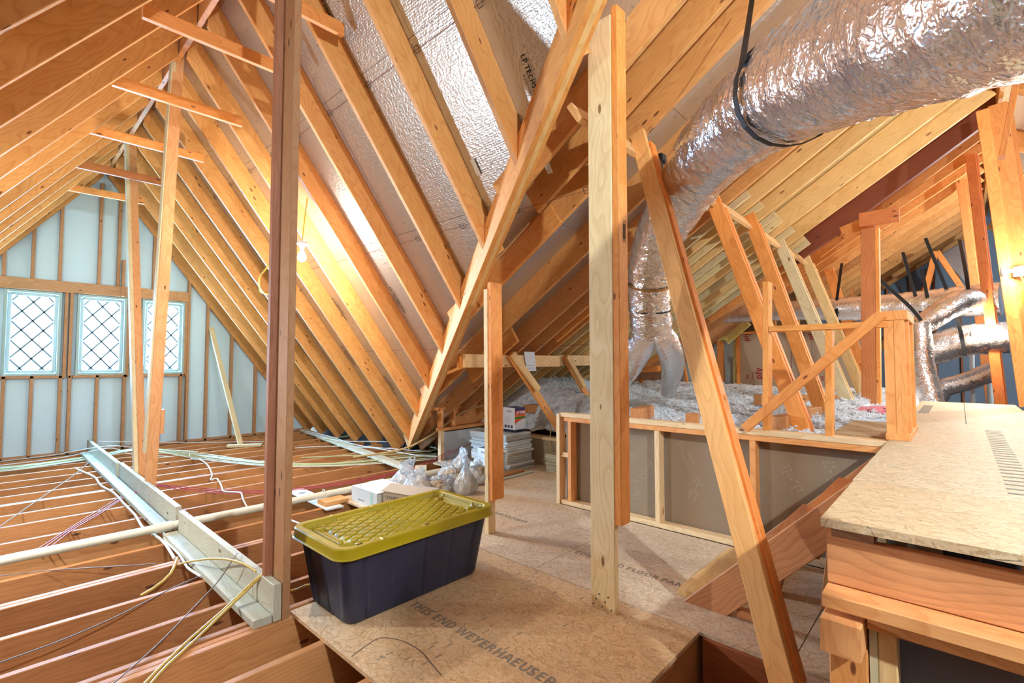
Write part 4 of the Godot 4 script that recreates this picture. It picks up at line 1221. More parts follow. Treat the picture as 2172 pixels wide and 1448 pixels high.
func solo_mesh(called: String, mesh: Mesh, mat: Material, at: Vector3, basis := Basis()) -> MeshInstance3D:
	return part(self, called, mesh, mat, at, basis)

func paint_box(at: Vector3, label: String):
	var o := thing("paint_box", label, "box", at, "paint boxes")
	var s := 0.19; var h := 0.29
	part(o, "body", carton_mesh(s, h, s), plain(Color(0.90, 0.91, 0.93), 0.5), at + Vector3(0, h * 0.5, 0))
	var fz := at + Vector3(-s * 0.5 + 0.002, 0, s * 0.5 + 0.0004)
	var bands := [[0.255, 0.289, Color(0.16, 0.14, 0.42)], [0.200, 0.255, Color(0.80, 0.07, 0.10)], [0.180, 0.200, Color(0.92, 0.45, 0.08)], [0.155, 0.180, Color(0.22, 0.50, 0.14)], [0.0, 0.028, Color(0.08, 0.10, 0.20)]]
	for b in bands:
		part(o, "printed_band", slab_mesh(Vector3(1, 0, 0), Vector3(0, 1, 0), rect(0, b[0], s - 0.004, b[1]), 0.0006), plain(b[2], 0.4), fz)
	part(o, "printed_band", slab_mesh(Vector3(1, 0, 0), Vector3(0, 1, 0), PackedVector2Array([Vector2(0, 0.09), Vector2(0.04, 0.115), Vector2(0.10, 0.14), Vector2(0.186, 0.155), Vector2(0.10, 0.155), Vector2(0.0, 0.155)]), 0.0006), plain(Color(0.90, 0.35, 0.12), 0.4), fz)
	lettering(o, "printed_text", "prism", fz + Vector3(0.022, 0.212, 0.0012), Vector3(1, 0, 0), Vector3.UP, 0.044, plain(Color(0.95, 0.95, 0.95), 0.4))
	var fx := at + Vector3(-s * 0.5 - 0.0004, 0, -s * 0.5 + 0.002)
	part(o, "printed_band", slab_mesh(Vector3(0, 0, 1), Vector3(0, 1, 0), rect(0, 0, s - 0.004, 0.028), 0.0006), plain(Color(0.08, 0.10, 0.20), 0.4), fx)
	part(o, "printed_band", slab_mesh(Vector3(1, 0, 0), Vector3(0, 0, -1), rect(0.004, 0.004, s - 0.004, s - 0.004), 0.0006), plain(Color(0.20, 0.18, 0.44), 0.4), at + Vector3(-s * 0.5, h + 0.0004, s * 0.5))
	lettering(o, "printed_text", "Prism", fx + Vector3(-0.001, 0.235, 0.055), Vector3(0, 0, 1), Vector3.UP, 0.022, plain(Color(0.25, 0.26, 0.3)), "Droid Serif", false)
	for k in 7:
		part(o, "print_line", slab_mesh(Vector3(0, 0, 1), Vector3(0, 1, 0), rect(0.02, 0.10 + 0.014 * k, 0.10 + 0.05 * (k % 2), 0.103 + 0.014 * k), 0.0006), plain(Color(0.6, 0.62, 0.66)), fx)
	for k in 3:
		part(o, "print_line", slab_mesh(Vector3(0, 0, 1), Vector3(0, 1, 0), rect(0.02 + 0.05 * k, 0.045, 0.055 + 0.05 * k, 0.080), 0.0006), plain(Color(0.25, 0.27, 0.32)), fx)

func bag_mesh(r: float, h: float, seed_: int, fill: float, lean: float) -> ArrayMesh:
	# a sagging sack: wide belly, folds running up to a pinched crumpled neck
	var m := MB.new()
	var nz := FastNoiseLite.new(); nz.seed = 40 + seed_; nz.frequency = 1.0
	var na := 36; var nl := 18
	var rows := []
	for i in nl + 1:
		var t := float(i) / nl
		var y := h * t
		var wx: float; var wz: float
		if fill < 1.0:
			wx = sqrt(maxf(0.0, 1.0 - pow(t, 2.2))) * (0.86 + 0.14 * smoothstep(0.0, 0.15, t)); wz = wx
		else:
			# belly below, flat crumpled film above
			var base := 0.84 + 0.16 * smoothstep(0.0, 0.14, t)
			wx = base * lerpf(1.0, 0.62, smoothstep(0.3, 0.75, t)) * (1.0 + 0.20 * smoothstep(0.8, 1.0, t))
			wz = base * lerpf(1.0, 0.10, smoothstep(0.28, 0.85, t))
		var row := []
		for k in na:
			var a := TAU * k / na
			var f1 := nz.get_noise_3d(cos(a) * 1.6, sin(a) * 1.6, t * 1.9) * 0.42 * (0.4 + t)
			var f2 := nz.get_noise_3d(cos(a) * 4.5, sin(a) * 4.5, t * 4.0) * 0.16 * (0.35 + t)
			var rr := r * (1.0 + f1 + f2)
			var q := Vector3(cos(a) * rr * wx + lean * h * t * t, y, sin(a) * rr * wz)
			q.z += nz.get_noise_2d(q.x * 14.0 / maxf(r, 0.05) * 0.1, t * 2.0) * 0.5 * r * smoothstep(0.3, 1.0, t)
			if i == nl and fill >= 1.0: q.y += nz.get_noise_2d(q.x * 30.0, 9.0) * 0.22 * h
			var turn := seed_ * 1.3
			row.append(Vector3(q.x * cos(turn * 0.3) - q.z * sin(turn * 0.3), maxf(q.y, 0.0), q.x * sin(turn * 0.3) + q.z * cos(turn * 0.3)))
		rows.append(row)
	for i in nl:
		for k in na:
			var nm := []
			for q in [[i, k], [i, (k + 1) % na], [i + 1, (k + 1) % na], [i + 1, k]]:
				var a: Vector3 = rows[q[0]][(q[1] + 1) % na] - rows[q[0]][(q[1] + na - 1) % na]
				var b: Vector3 = rows[mini(q[0] + 1, nl)][q[1]] - rows[maxi(q[0] - 1, 0)][q[1]]
				var c := a.cross(b)
				c = c.normalized() if c.length() > 1e-10 else Vector3.UP
				if c.dot(rows[q[0]][q[1]] - Vector3(lean * h * pow(float(q[0]) / nl, 2.0), h * 0.3, 0)) < 0: c = -c
				nm.append(c)
			m.tri(rows[i][k], rows[i][(k + 1) % na], rows[i + 1][(k + 1) % na], nm[0], nm[1], nm[2], Vector2.ZERO, Vector2(1, 0), Vector2(1, 1))
			m.tri(rows[i][k], rows[i + 1][(k + 1) % na], rows[i + 1][k], nm[0], nm[2], nm[3], Vector2.ZERO, Vector2(1, 1), Vector2(0, 1))
	for k in na:
		m.tri(Vector3.ZERO, rows[0][k], rows[0][(k + 1) % na], Vector3.DOWN, Vector3.DOWN, Vector3.DOWN, Vector2.ZERO, Vector2(1, 0), Vector2(0, 1))
	return m.done()

func ordinal(k: int, n: int) -> String:
	var w := ["bottom one", "second from the bottom", "third from the bottom", "fourth from the bottom", "fifth from the bottom", "sixth from the bottom", "seventh from the bottom", "eighth from the bottom"]
	var t := ["topmost one", "second from the top", "third from the top", "fourth from the top", "fifth from the top", "sixth from the top", "seventh from the top", "eighth from the top"]
	return w[k] if k < n / 2.0 else t[n - 1 - k]

# ------------------------------------------------------------------ foil ducts
func duct_foil() -> StandardMaterial3D: return foil("duct_foil", Color(0.90, 0.90, 0.91), 0.17, "duct_n", 0.85, 1.0)
func hoop(o: Node, c: Vector3, axis: Vector3, r: float, w: float, mat: Material, called := "tape_band"):
	var d := axis.normalized()
	part(o, called, tube_mesh(PackedVector3Array([-d * w * 0.5, d * w * 0.5]), [r], 32, 1.0, 0.0, false), mat, c)

func duct_run(o: Node, called: String, pts: Array, rad: Array, wob: float, at: Vector3, step := 0.014, seg := 56) -> MeshInstance3D:
	var loc := []
	for p in pts: loc.append(p - at)
	var sm := smooth(loc, step)
	var rr := []
	for i in sm.size():
		var t := float(i) / (sm.size() - 1) * (rad.size() - 1)
		var k := mini(int(t), rad.size() - 2)
		rr.append(lerpf(rad[k], rad[k + 1], t - k))
	return part(o, called, tube_mesh(sm, rr, seg, 0.55, wob), duct_foil(), at)

func sling(o: Node, top1: Vector3, top2: Vector3, c: Vector3, axis: Vector3, r: float, w: float, mat: Material):
	# a strap that comes down from top1, passes under a duct and goes back up to top2
	var d := axis.normalized()
	var up := (Vector3.UP - d * Vector3.UP.dot(d)).normalized()
	var s := up.cross(d).normalized()
	var pts := PackedVector3Array()
	var flip := 1.0 if (top1 - c).dot(s) >= (top2 - c).dot(s) else -1.0
	pts.append(top1 - c)
	for k in 15:
		var a := deg_to_rad(25.0 - 230.0 * k / 14.0)
		pts.append((s * flip * cos(a) + up * sin(a)) * r)
	pts.append(top2 - c)
	part(o, "strap", strap_mesh(pts, d, w), mat, c)

func build_ducts():
	var black := plain(Color(0.03, 0.03, 0.035), 0.6)
	var at := Vector3(2.4, 2.5, -0.6)
	var o := thing("foil_duct", "big crinkled silver foil duct hanging from straps and turning down at the purlin", "duct", at)
	duct_run(o, "main_run", [Vector3(0.55, 1.78, 0.98), Vector3(1.0, 1.96, 0.53), Vector3(1.478, 2.135, 0.088), Vector3(1.82, 2.29, -0.13), Vector3(2.396, 2.505, -0.60), Vector3(2.80, 2.53, -1.0), Vector3(3.10, 2.44, -1.30), Vector3(3.36, 2.22, -1.62), Vector3(3.50, 1.95, -1.77), Vector3(3.58, 1.72, -1.81)], [0.205, 0.21, 0.215, 0.22, 0.222, 0.222, 0.21, 0.185, 0.170, 0.160], 0.055, at)
	duct_run(o, "lower_run", [Vector3(3.57, 1.74, -1.81), Vector3(3.62, 1.62, -1.82), Vector3(3.65, 1.50, -1.83)], [0.155, 0.165, 0.15], 0.03, at)
	duct_run(o, "branch", [Vector3(3.63, 1.58, -1.86), Vector3(3.70, 1.46, -1.95), Vector3(3.85, 1.30, -2.13), Vector3(3.97, 1.15, -2.32), Vector3(4.15, 0.98, -2.60)], [0.11, 0.115, 0.115, 0.11, 0.10], 0.06, at, 0.02, 32)
	duct_run(o, "branch", [Vector3(3.67, 1.60, -1.81), Vector3(3.76, 1.50, -1.78), Vector3(3.92, 1.40, -1.80), Vector3(4.3, 1.27, -1.95), Vector3(4.9, 1.12, -2.25), Vector3(5.6, 0.95, -2.6)], [0.10, 0.105, 0.10, 0.095, 0.09, 0.09], 0.06, at, 0.02, 32)
	hoop(o, Vector3(3.512, 1.93, -1.775), Vector3(0.14, -0.28, -0.10), 0.176, 0.022, foil("tape", Color(0.72, 0.60, 0.44), 0.3, "duct_n", 0.5))
	hoop(o, Vector3(3.58, 1.72, -1.81), Vector3(0.14, -0.6, -0.10), 0.164, 0.010, black)
	var s1 := thing("hanging_strap", "black webbing strap looped under the big foil duct near its middle", "strap", Vector3(2.45, 2.6, -0.62), "straps on the big foil duct")
	sling(s1, Vector3(2.84, 3.36, -0.79), Vector3(3.27, 3.50, -0.58), Vector3(2.25, 2.455, -0.48), Vector3(0.55, 0.2, -0.45), 0.236, 0.045, black)
	var s3 := thing("hanging_strap", "short black strap knotted round the purlin beside the nearest strut", "strap", Vector3(3.2, 2.7, -1.53), "straps on the big foil duct")
	part(s3, "strap", strap_mesh(smooth([Vector3(3.22, 2.82, -1.58), Vector3(3.22, 2.74, -1.53), Vector3(3.20, 2.62, -1.50), Vector3(3.14, 2.50, -1.46)], 0.03), Vector3(1, 0, 0), 0.045), black, Vector3.ZERO)
	part(s3, "buckle", lumber(0.07, 0.05, 0.03), black, Vector3(3.27, 2.78, -1.54))
	part(s3, "tail", strap_mesh(smooth([Vector3(3.28, 2.79, -1.55), Vector3(3.35, 2.70, -1.52), Vector3(3.45, 2.62, -1.50)], 0.03), Vector3(0, 1, 0), 0.04), black, Vector3.ZERO)
	# far ducts, on the walkway side
	var fd := [
		["level foil duct running across behind the ridge posts, slung on thin straps", [Vector3(9.3, 2.18, -3.2), Vector3(8.9, 2.14, -1.8), Vector3(8.9, 2.10, -0.65), Vector3(8.85, 2.12, 0.1), Vector3(8.8, 2.12, 0.42)], [0.15, 0.15, 0.17, 0.20, 0.21]],
		["sloping foil duct from the vertical one up to the level duct", [Vector3(8.05, 1.74, -0.38), Vector3(8.2, 1.90, -0.20), Vector3(8.3, 2.06, 0.02), Vector3(8.7, 2.12, 0.2)], [0.12, 0.14, 0.14, 0.12]],
		["vertical foil duct standing at the end of the walkway", [Vector3(8.03, 1.80, -0.37), Vector3(8.0, 1.5, -0.36), Vector3(8.0, 1.2, -0.34), Vector3(7.95, 0.78, -0.26)], [0.12, 0.13, 0.125, 0.12]],
		["fat foil duct at head height beside the far bulb", [Vector3(8.9, 1.40, -0.55), Vector3(8.7, 1.46, -0.30), Vector3(8.7, 1.58, 0.03), Vector3(8.7, 1.62, 0.45)], [0.19, 0.20, 0.20, 0.20]],
		["low flexible foil duct near the floor at the far right", [Vector3(9.0, 0.80, -0.24), Vector3(9.0, 0.95, -0.16), Vector3(9.0, 1.02, 0.01), Vector3(9.0, 1.10, 0.17), Vector3(9.0, 1.20, 0.34)], [0.10, 0.12, 0.12, 0.12, 0.12]]]
	for k in fd.size():
		var p: Array = fd[k][1]
		var f := thing("foil_duct", fd[k][0], "duct", p[0], "far foil ducts")
		duct_run(f, "run", p, fd[k][2], 0.07, p[0], 0.03, 28)
	var st := [[Vector3(8.8, 3.03, -0.30), Vector3(8.75, 2.13, -0.06), Vector3(8.72, 1.95, -0.02)], [Vector3(8.8, 2.87, -0.55), Vector3(8.72, 2.15, -0.41), Vector3(8.70, 1.95, -0.36)], [Vector3(7.9, 2.46, -0.80), Vector3(7.88, 2.0, -0.44), Vector3(7.88, 1.82, -0.34)], [Vector3(8.8, 2.6, -0.35), Vector3(8.70, 2.2, -0.30), Vector3(8.68, 2.0, -0.28)], [Vector3(9.6, 3.1, 0.05), Vector3(8.66, 2.4, 0.10), Vector3(8.63, 1.95, 0.12)], [Vector3(8.5, 1.95, -0.02), Vector3(8.49, 1.62, 0.03), Vector3(8.50, 1.38, 0.05)], [Vector3(9.3, 2.9, -1.35), Vector3(8.73, 2.2, -1.35), Vector3(8.72, 1.99, -1.35)]]
	var names := ["long thin black strap from the rafters to the middle of the level duct", "second thin black strap left of the long one", "dark strap slanting down to the top of the vertical duct", "short strap beside the sloping duct joint", "bunched straps above the right end of the level duct", "strap round the fat duct left of the far bulb", "dark strap on the level duct left of the box column"]
	for k in st.size():
		var s := thing("hanging_strap", names[k], "strap", st[k][1], "straps on the far ducts")
		part(s, "strap", strap_mesh(smooth(st[k], 0.05), Vector3(0, 0, 1), 0.04), black, Vector3.ZERO)
	for s in [[Vector3(9.3, 0.70, 0.115), Vector3(9.3, 1.50, 0.13), 0.028, "thin grey white pipe standing behind the low flexible duct"], [Vector3(9.3, 0.70, 0.29), Vector3(9.3, 1.16, 0.30), 0.035, "short white pipe beside the last ridge post"]]:
		var p := part(self, "vent_pipe", tube_mesh(PackedVector3Array([Vector3.ZERO, s[1] - s[0]]), [s[2]], 16), plain(Color(0.78, 0.80, 0.80), 0.4), s[0])
		tag(p, s[3], "pipe")

# ------------------------------------------------------------------ far end of the main attic
func build_far_end():
	var f := setting("wall_far")
	slab(f, "sheathing_board", Vector3(14.6, -0.3, -7.0), Vector3(0, 0, 1), Vector3(0, 1, 0), rect(0, 0, 15.0, 6.5), 0.02, plain(Color(0.50, 0.58, 0.66), 0.7))
	for k in 14:
		beam(f, "stud", Vector3(14.53, 0.3, -5.0 + 0.42 * k), Vector3(14.53, minf(4.2, main_under(-5.0 + 0.42 * k)), -5.0 + 0.42 * k), 0.038, 0.089, Vector3(1, 0, 0), wood("fir", Color(0.8, 0.6, 0.46)))
	beam(f, "brace", Vector3(14.4, 1.6, -1.4), Vector3(14.4, 3.2, -0.4), 0.12, 0.038, Vector3(1, 0, 0), wood("pine", Color(0.9, 0.68, 0.46)))
	# foil faced hip at the far end
	var h := setting("ceiling_hip")
	slab(h, "roof_panel", Vector3(12.0, 2.3, -0.20), Vector3(0, 0, 1), Vector3(0.35, 0.937, 0).normalized(), PackedVector2Array([Vector2(0.0, 1.12), Vector2(0.30, 0.55), Vector2(0.50, 0.0), Vector2(0.56, 0.0), Vector2(0.56, 1.62), Vector2(0.46, 1.50)]), 0.012, foil_sheet())
	beam(h, "hip_rafter", Vector3(11.8, 2.15, 0.28), Vector3(11.9, 3.35, -0.25), 0.09, 0.14, Vector3(1, 0, 0), wood("pine", Color(1.0, 0.74, 0.46)))
	beam(h, "hip_rafter", Vector3(11.8, 2.2, -0.52), Vector3(11.9, 3.35, -0.27), 0.09, 0.14, Vector3(1, 0, 0), wood("pine", Color(1.0, 0.72, 0.42)))
	# sheathed wall behind the insulation
	var w := setting("wall_sheathed")
	slab(w, "printed_board", Vector3(10.0, 0.3, -3.16), Vector3(0, 0, 1), Vector3(0, 1, 0), rect(0, 0, 1.22, 1.56), 0.012, plain(Color(0.70, 0.61, 0.50), 0.7))
	slab(w, "printed_board", Vector3(10.0, 0.3, -1.935), Vector3(0, 0, 1), Vector3(0, 1, 0), rect(0, 0, 0.9, 1.56), 0.012, plain(Color(0.68, 0.59, 0.49), 0.7))
	slab(w, "printed_board", Vector3(10.35, 0.3, -5.6), Vector3(0, 0, 1), Vector3(0, 1, 0), rect(0, 0, 2.4, 1.44), 0.012, plain(Color(0.74, 0.80, 0.80), 0.6))
	var gw := wood("spruce", Color(0.92, 0.95, 0.70)); var pw := wood("pine", Color(0.96, 0.74, 0.48))
	beam(w, "stud", Vector3(9.97, 0.3, -3.18), Vector3(9.97, 1.84, -3.18), 0.06, 0.08, Vector3(1, 0, 0), pw)
	beam(w, "stud", Vector3(10.25, 0.3, -3.60), Vector3(10.25, 2.1, -3.62), 0.12, 0.08, Vector3(1, 0, 0), pw)
	beam(w, "stud", Vector3(10.1, 0.3, -3.30), Vector3(10.1, 1.7, -3.28), 0.05, 0.06, Vector3(1, 0, 0), gw)
	beam(w, "top_plate", Vector3(10.25, 1.79, -5.4), Vector3(10.25, 1.79, -3.3), 0.09, 0.09, Vector3.UP, gw)
	beam(w, "brace", Vector3(9.85, 1.72, -3.36), Vector3(9.75, 2.06, -2.92), 0.038, 0.14, Vector3(0, 1, 0), gw)
	for z in [-2.6, -2.2, -1.7, -1.35]:
		beam(w, "stud", Vector3(10.3, 1.80, z), Vector3(10.3, 2.6, z), 0.038, 0.089, Vector3(1, 0, 0), pw)
	beam(w, "top_plate", Vector3(9.98, 1.87, -3.2), Vector3(9.98, 1.87, -1.1), 0.09, 0.04, Vector3.UP, pw)
	var red := plain(Color(0.62, 0.08, 0.10), 0.6); var faint := plain(Color(0.55, 0.32, 0.28), 0.7)
	# print runs sideways on the tan boards, upside down on the white one
	for s in [[-2.86, 0.97, 0.16], [-1.62, 0.97, 0.16], [-3.08, 1.70, 0.13], [-1.98, 1.70, 0.13]]:
		lettering(w, "printed_text", "ply", Vector3(9.987, s[1], s[0] + 0.10), Vector3(0, 1, 0), Vector3(0, 0, -1), s[2] * 0.75, red)
		lettering(w, "printed_text", "Thermo", Vector3(9.987, s[1], s[0] - 0.06), Vector3(0, 1, 0), Vector3(0, 0, -1), 0.03, red)
		lettering(w, "printed_text", "OX", Vector3(9.987, s[1], s[0] - 0.14), Vector3(0, 1, 0), Vector3(0, 0, -1), 0.05, red)
	for k in 6:
		part(w, "print_line", slab_mesh(Vector3(0, 0, 1), Vector3(0, 1, 0), rect(0, 0, 0.012, 0.3), 0.001), faint, Vector3(9.987, 1.0 + 0.2 * (k % 3), -2.75 + 0.12 * k))
	var back := Vector3(0, 0, -1)
	lettering(w, "printed_text", "ply", Vector3(10.336, 1.66, -3.76), back, Vector3(0, -1, 0), 0.09, plain(Color(0.50, 0.14, 0.22), 0.6))
	lettering(w, "printed_text", "Thermo", Vector3(10.336, 1.58, -3.74), back, Vector3(0, -1, 0), 0.04, plain(Color(0.40, 0.30, 0.38), 0.6))
	lettering(w, "printed_text", "OX", Vector3(10.336, 1.42, -3.80), back, Vector3(0, -1, 0), 0.07, plain(Color(0.55, 0.12, 0.18), 0.6))
	# a low frame far left behind the insulation
	for s in [[8.6, -4.55], [8.9, -4.25], [9.3, -4.0], [7.6, -4.45]]:
		beam(w, "stud", Vector3(s[0], 0.6, s[1] + 0.12), Vector3(s[0], main_under(s[1]) + 0.05, s[1]), 0.038, 0.09, Vector3(1, 0, 0), pw)
	beam(w, "plate", Vector3(7.6, 1.18, -4.3), Vector3(9.8, 1.18, -4.3), 0.038, 0.12, Vector3.UP, pw)

# ------------------------------------------------------------------ blown insulation
var ins_noise: FastNoiseLite
func ins_height(x: float, z: float) -> float:
	if ins_noise == null:
		ins_noise = FastNoiseLite.new(); ins_noise.seed = 12; ins_noise.frequency = 1.0; ins_noise.fractal_octaves = 4; ins_noise.fractal_gain = 0.62
	var h := 0.79 + 0.07 * smoothstep(5.0, 8.0, x) + 0.05 * sin(x * 1.3 + z * 0.9) * 0.6
	h += 0.27 * exp(-(pow((x - 5.7) / 1.1, 2.0) + pow((z + 4.5) / 0.7, 2.0)))
	if z < -2.6: h = lerpf(h, lerpf(0.42, h, smoothstep(4.86, 5.25, x)), smoothstep(-2.6, -2.8, z))
	if x < 4.0 and z >= -2.7: h = lerpf(0.76, h, smoothstep(3.68, 4.0, x))
	if z > -0.75: h = minf(h, lerpf(0.80, 0.77, smoothstep(-0.75, -0.4, z)))
	h += 0.055 * ins_noise.get_noise_2d(x * 3.2, z * 3.2) + 0.05 * absf(ins_noise.get_noise_2d(x * 11.0 + 40.0, z * 11.0))
	return h

func build_insulation():
	var white := plain(Color(0.90, 0.91, 0.92), 0.95)
	var m := MB.new()
	var st := 0.036
	var x0 := 3.69; var x1 := 10.3; var z0 := -5.5; var z1 := -0.345
	var nx := int((x1 - x0) / st); var nz := int((z1 - z0) / st)
	var hs := []
	for i in nx + 1:
		var row := PackedFloat32Array()
		for j in nz + 1: row.append(ins_height(x0 + i * st, z0 + j * st))
		hs.append(row)
	for i in nx:
		for j in nz:
			var x := x0 + i * st; var z := z0 + j * st
			if x < 4.80 and z < -2.72: continue
			if x < 4.55 and z > -0.64: continue
			var p := []
			for q in [[0, 0], [1, 0], [1, 1], [0, 1]]: p.append(Vector3(x + q[0] * st - x0, hs[i + q[0]][j + q[1]], z + q[1] * st - z0))
			var nn := []
			for q in [[0, 0], [1, 0], [1, 1], [0, 1]]:
				var a := clampi(i + q[0], 1, nx - 1); var b := clampi(j + q[1], 1, nz - 1)
				nn.append(Vector3(hs[a - 1][b] - hs[a + 1][b], 2.0 * st, hs[a][b - 1] - hs[a][b + 1]).normalized())
			m.tri(p[0], p[1], p[2], nn[0], nn[1], nn[2], Vector2.ZERO, Vector2(1, 0), Vector2(1, 1))
			m.tri(p[0], p[2], p[3], nn[0], nn[2], nn[3], Vector2.ZERO, Vector2(1, 1), Vector2(0, 1))
	var o := thing("blown_insulation", "fluffy white blown insulation heaped behind the half wall", "insulation", Vector3(x0, 0, z0))
	o.set_meta("kind", "stuff")
	part(o, "loose_fill", m.done(), white, Vector3(x0, 0, z0))
	# tufts lying loose on it
	var tuft := MB.new()
	var r := RandomNumberGenerator.new(); r.seed = 4
	var ico := SphereMesh.new(); ico.radial_segments = 5; ico.rings = 3; ico.radius = 1.0; ico.height = 2.0
	var arr := ico.get_mesh_arrays()
	var vs: PackedVector3Array = arr[Mesh.ARRAY_VERTEX]
	var ix: PackedInt32Array = arr[Mesh.ARRAY_INDEX]
	# one tuft: a flattened cluster of small flecks
	for f in 18:
		var cpos := Vector3(r.randfn(0.0, 0.55), r.randfn(0.0, 0.30), r.randfn(0.0, 0.55))
		var fs := Basis.from_euler(Vector3(r.randf() * TAU, r.randf() * TAU, r.randf() * TAU)) * Basis.from_scale(Vector3(r.randf_range(0.25, 0.5), r.randf_range(0.10, 0.2), r.randf_range(0.15, 0.35)))
		for k in range(0, ix.size(), 3):
			var a := fs * vs[ix[k]] + cpos; var b := fs * vs[ix[k + 1]] + cpos; var c := fs * vs[ix[k + 2]] + cpos
			var nn := (b - a).cross(c - a)
			if nn.length() < 1e-6: continue
			nn = nn.normalized()
			if nn.dot((a + b + c) / 3.0 - cpos) < 0.0: nn = -nn
			tuft.tri(a, b, c, nn, nn, nn, Vector2.ZERO, Vector2(1, 0), Vector2(0, 1))
	var mm := MultiMesh.new()
	mm.transform_format = MultiMesh.TRANSFORM_3D
	mm.mesh = tuft.done()
	var tr := []
	for k in 30000:
		var near := r.randf() * r.randf()
		var x := lerpf(3.72, 9.9, lerpf(near, r.randf(), 0.3)); var z := lerpf(-5.2, -0.40, r.randf())
		if x < 4.92 and z < -2.74: continue
		if x < 4.60 and z > -0.68: continue
		var s := 0.012 + 0.022 * r.randf() * r.randf()
		var bs := Basis.from_euler(Vector3(r.randf() * TAU, r.randf() * TAU, r.randf() * TAU)).scaled(Vector3(s, s * r.randf_range(0.6, 1.0), s))
		tr.append(Transform3D(bs, Vector3(x - x0, ins_height(x, z) + s * 0.3, z - z0)))
	mm.instance_count = tr.size()
	for k in tr.size(): mm.set_instance_transform(k, tr[k])
	var mi := MultiMeshInstance3D.new()
	mi.multimesh = mm
	mi.material_override = white
	mi.name = "loose_tuft"
	mi.set_meta("kind", "stuff")
	o.add_child(mi, true)
	# fill of the nook ledge, browner
	var pink := thing("pink_insulation", "patch of pink fibreglass lying at the right end of the white insulation", "insulation", Vector3(6.0, 0.78, -0.52))
	pink.set_meta("kind", "stuff")
	part(pink, "batt", bag_mesh(0.30, 0.10, 21, 0.5, 0.0), plain(Color(0.85, 0.50, 0.54), 0.95), Vector3(6.0, 0.77, -0.55))
	# joist ends and scraps poking out
	var bl := [[Vector3(3.72, 0.855, -2.02), Vector3(4.12, 0.855, -2.10), "brown joist end poking from the insulation just right of the pale valley post"], [Vector3(3.74, 0.84, -1.55), Vector3(3.86, 0.84, -1.58), "short joist end at the half wall near the heavy strut"], [Vector3(5.6, 0.90, -1.60), Vector3(6.9, 0.86, -1.00), "long brown board lying in the insulation behind the guard uprights"], [Vector3(4.1, 0.83, -1.06), Vector3(4.4, 0.83, -1.02), "broken brown scrap at the foot of the second strut"], [Vector3(4.75, 0.84, -1.03), Vector3(5.2, 0.84, -0.98), "small brown scrap between the second and third struts"], [Vector3(4.95, 0.60, -3.72), Vector3(5.25, 0.60, -3.72), "brown joist end under the right low prop"], [Vector3(4.86, 0.68, -4.25), Vector3(5.1, 0.68, -4.25), "speckled joist end left of the low props"], [Vector3(4.95, 0.64, -2.95), Vector3(5.2, 0.64, -2.95), "joist end near the end of the half wall"]]
	for b in bl:
		solo("joist_end", b[2], "board", b[0], b[1], 0.09, 0.11, Vector3.UP, wood("pine", Color(0.84, 0.68, 0.54)))

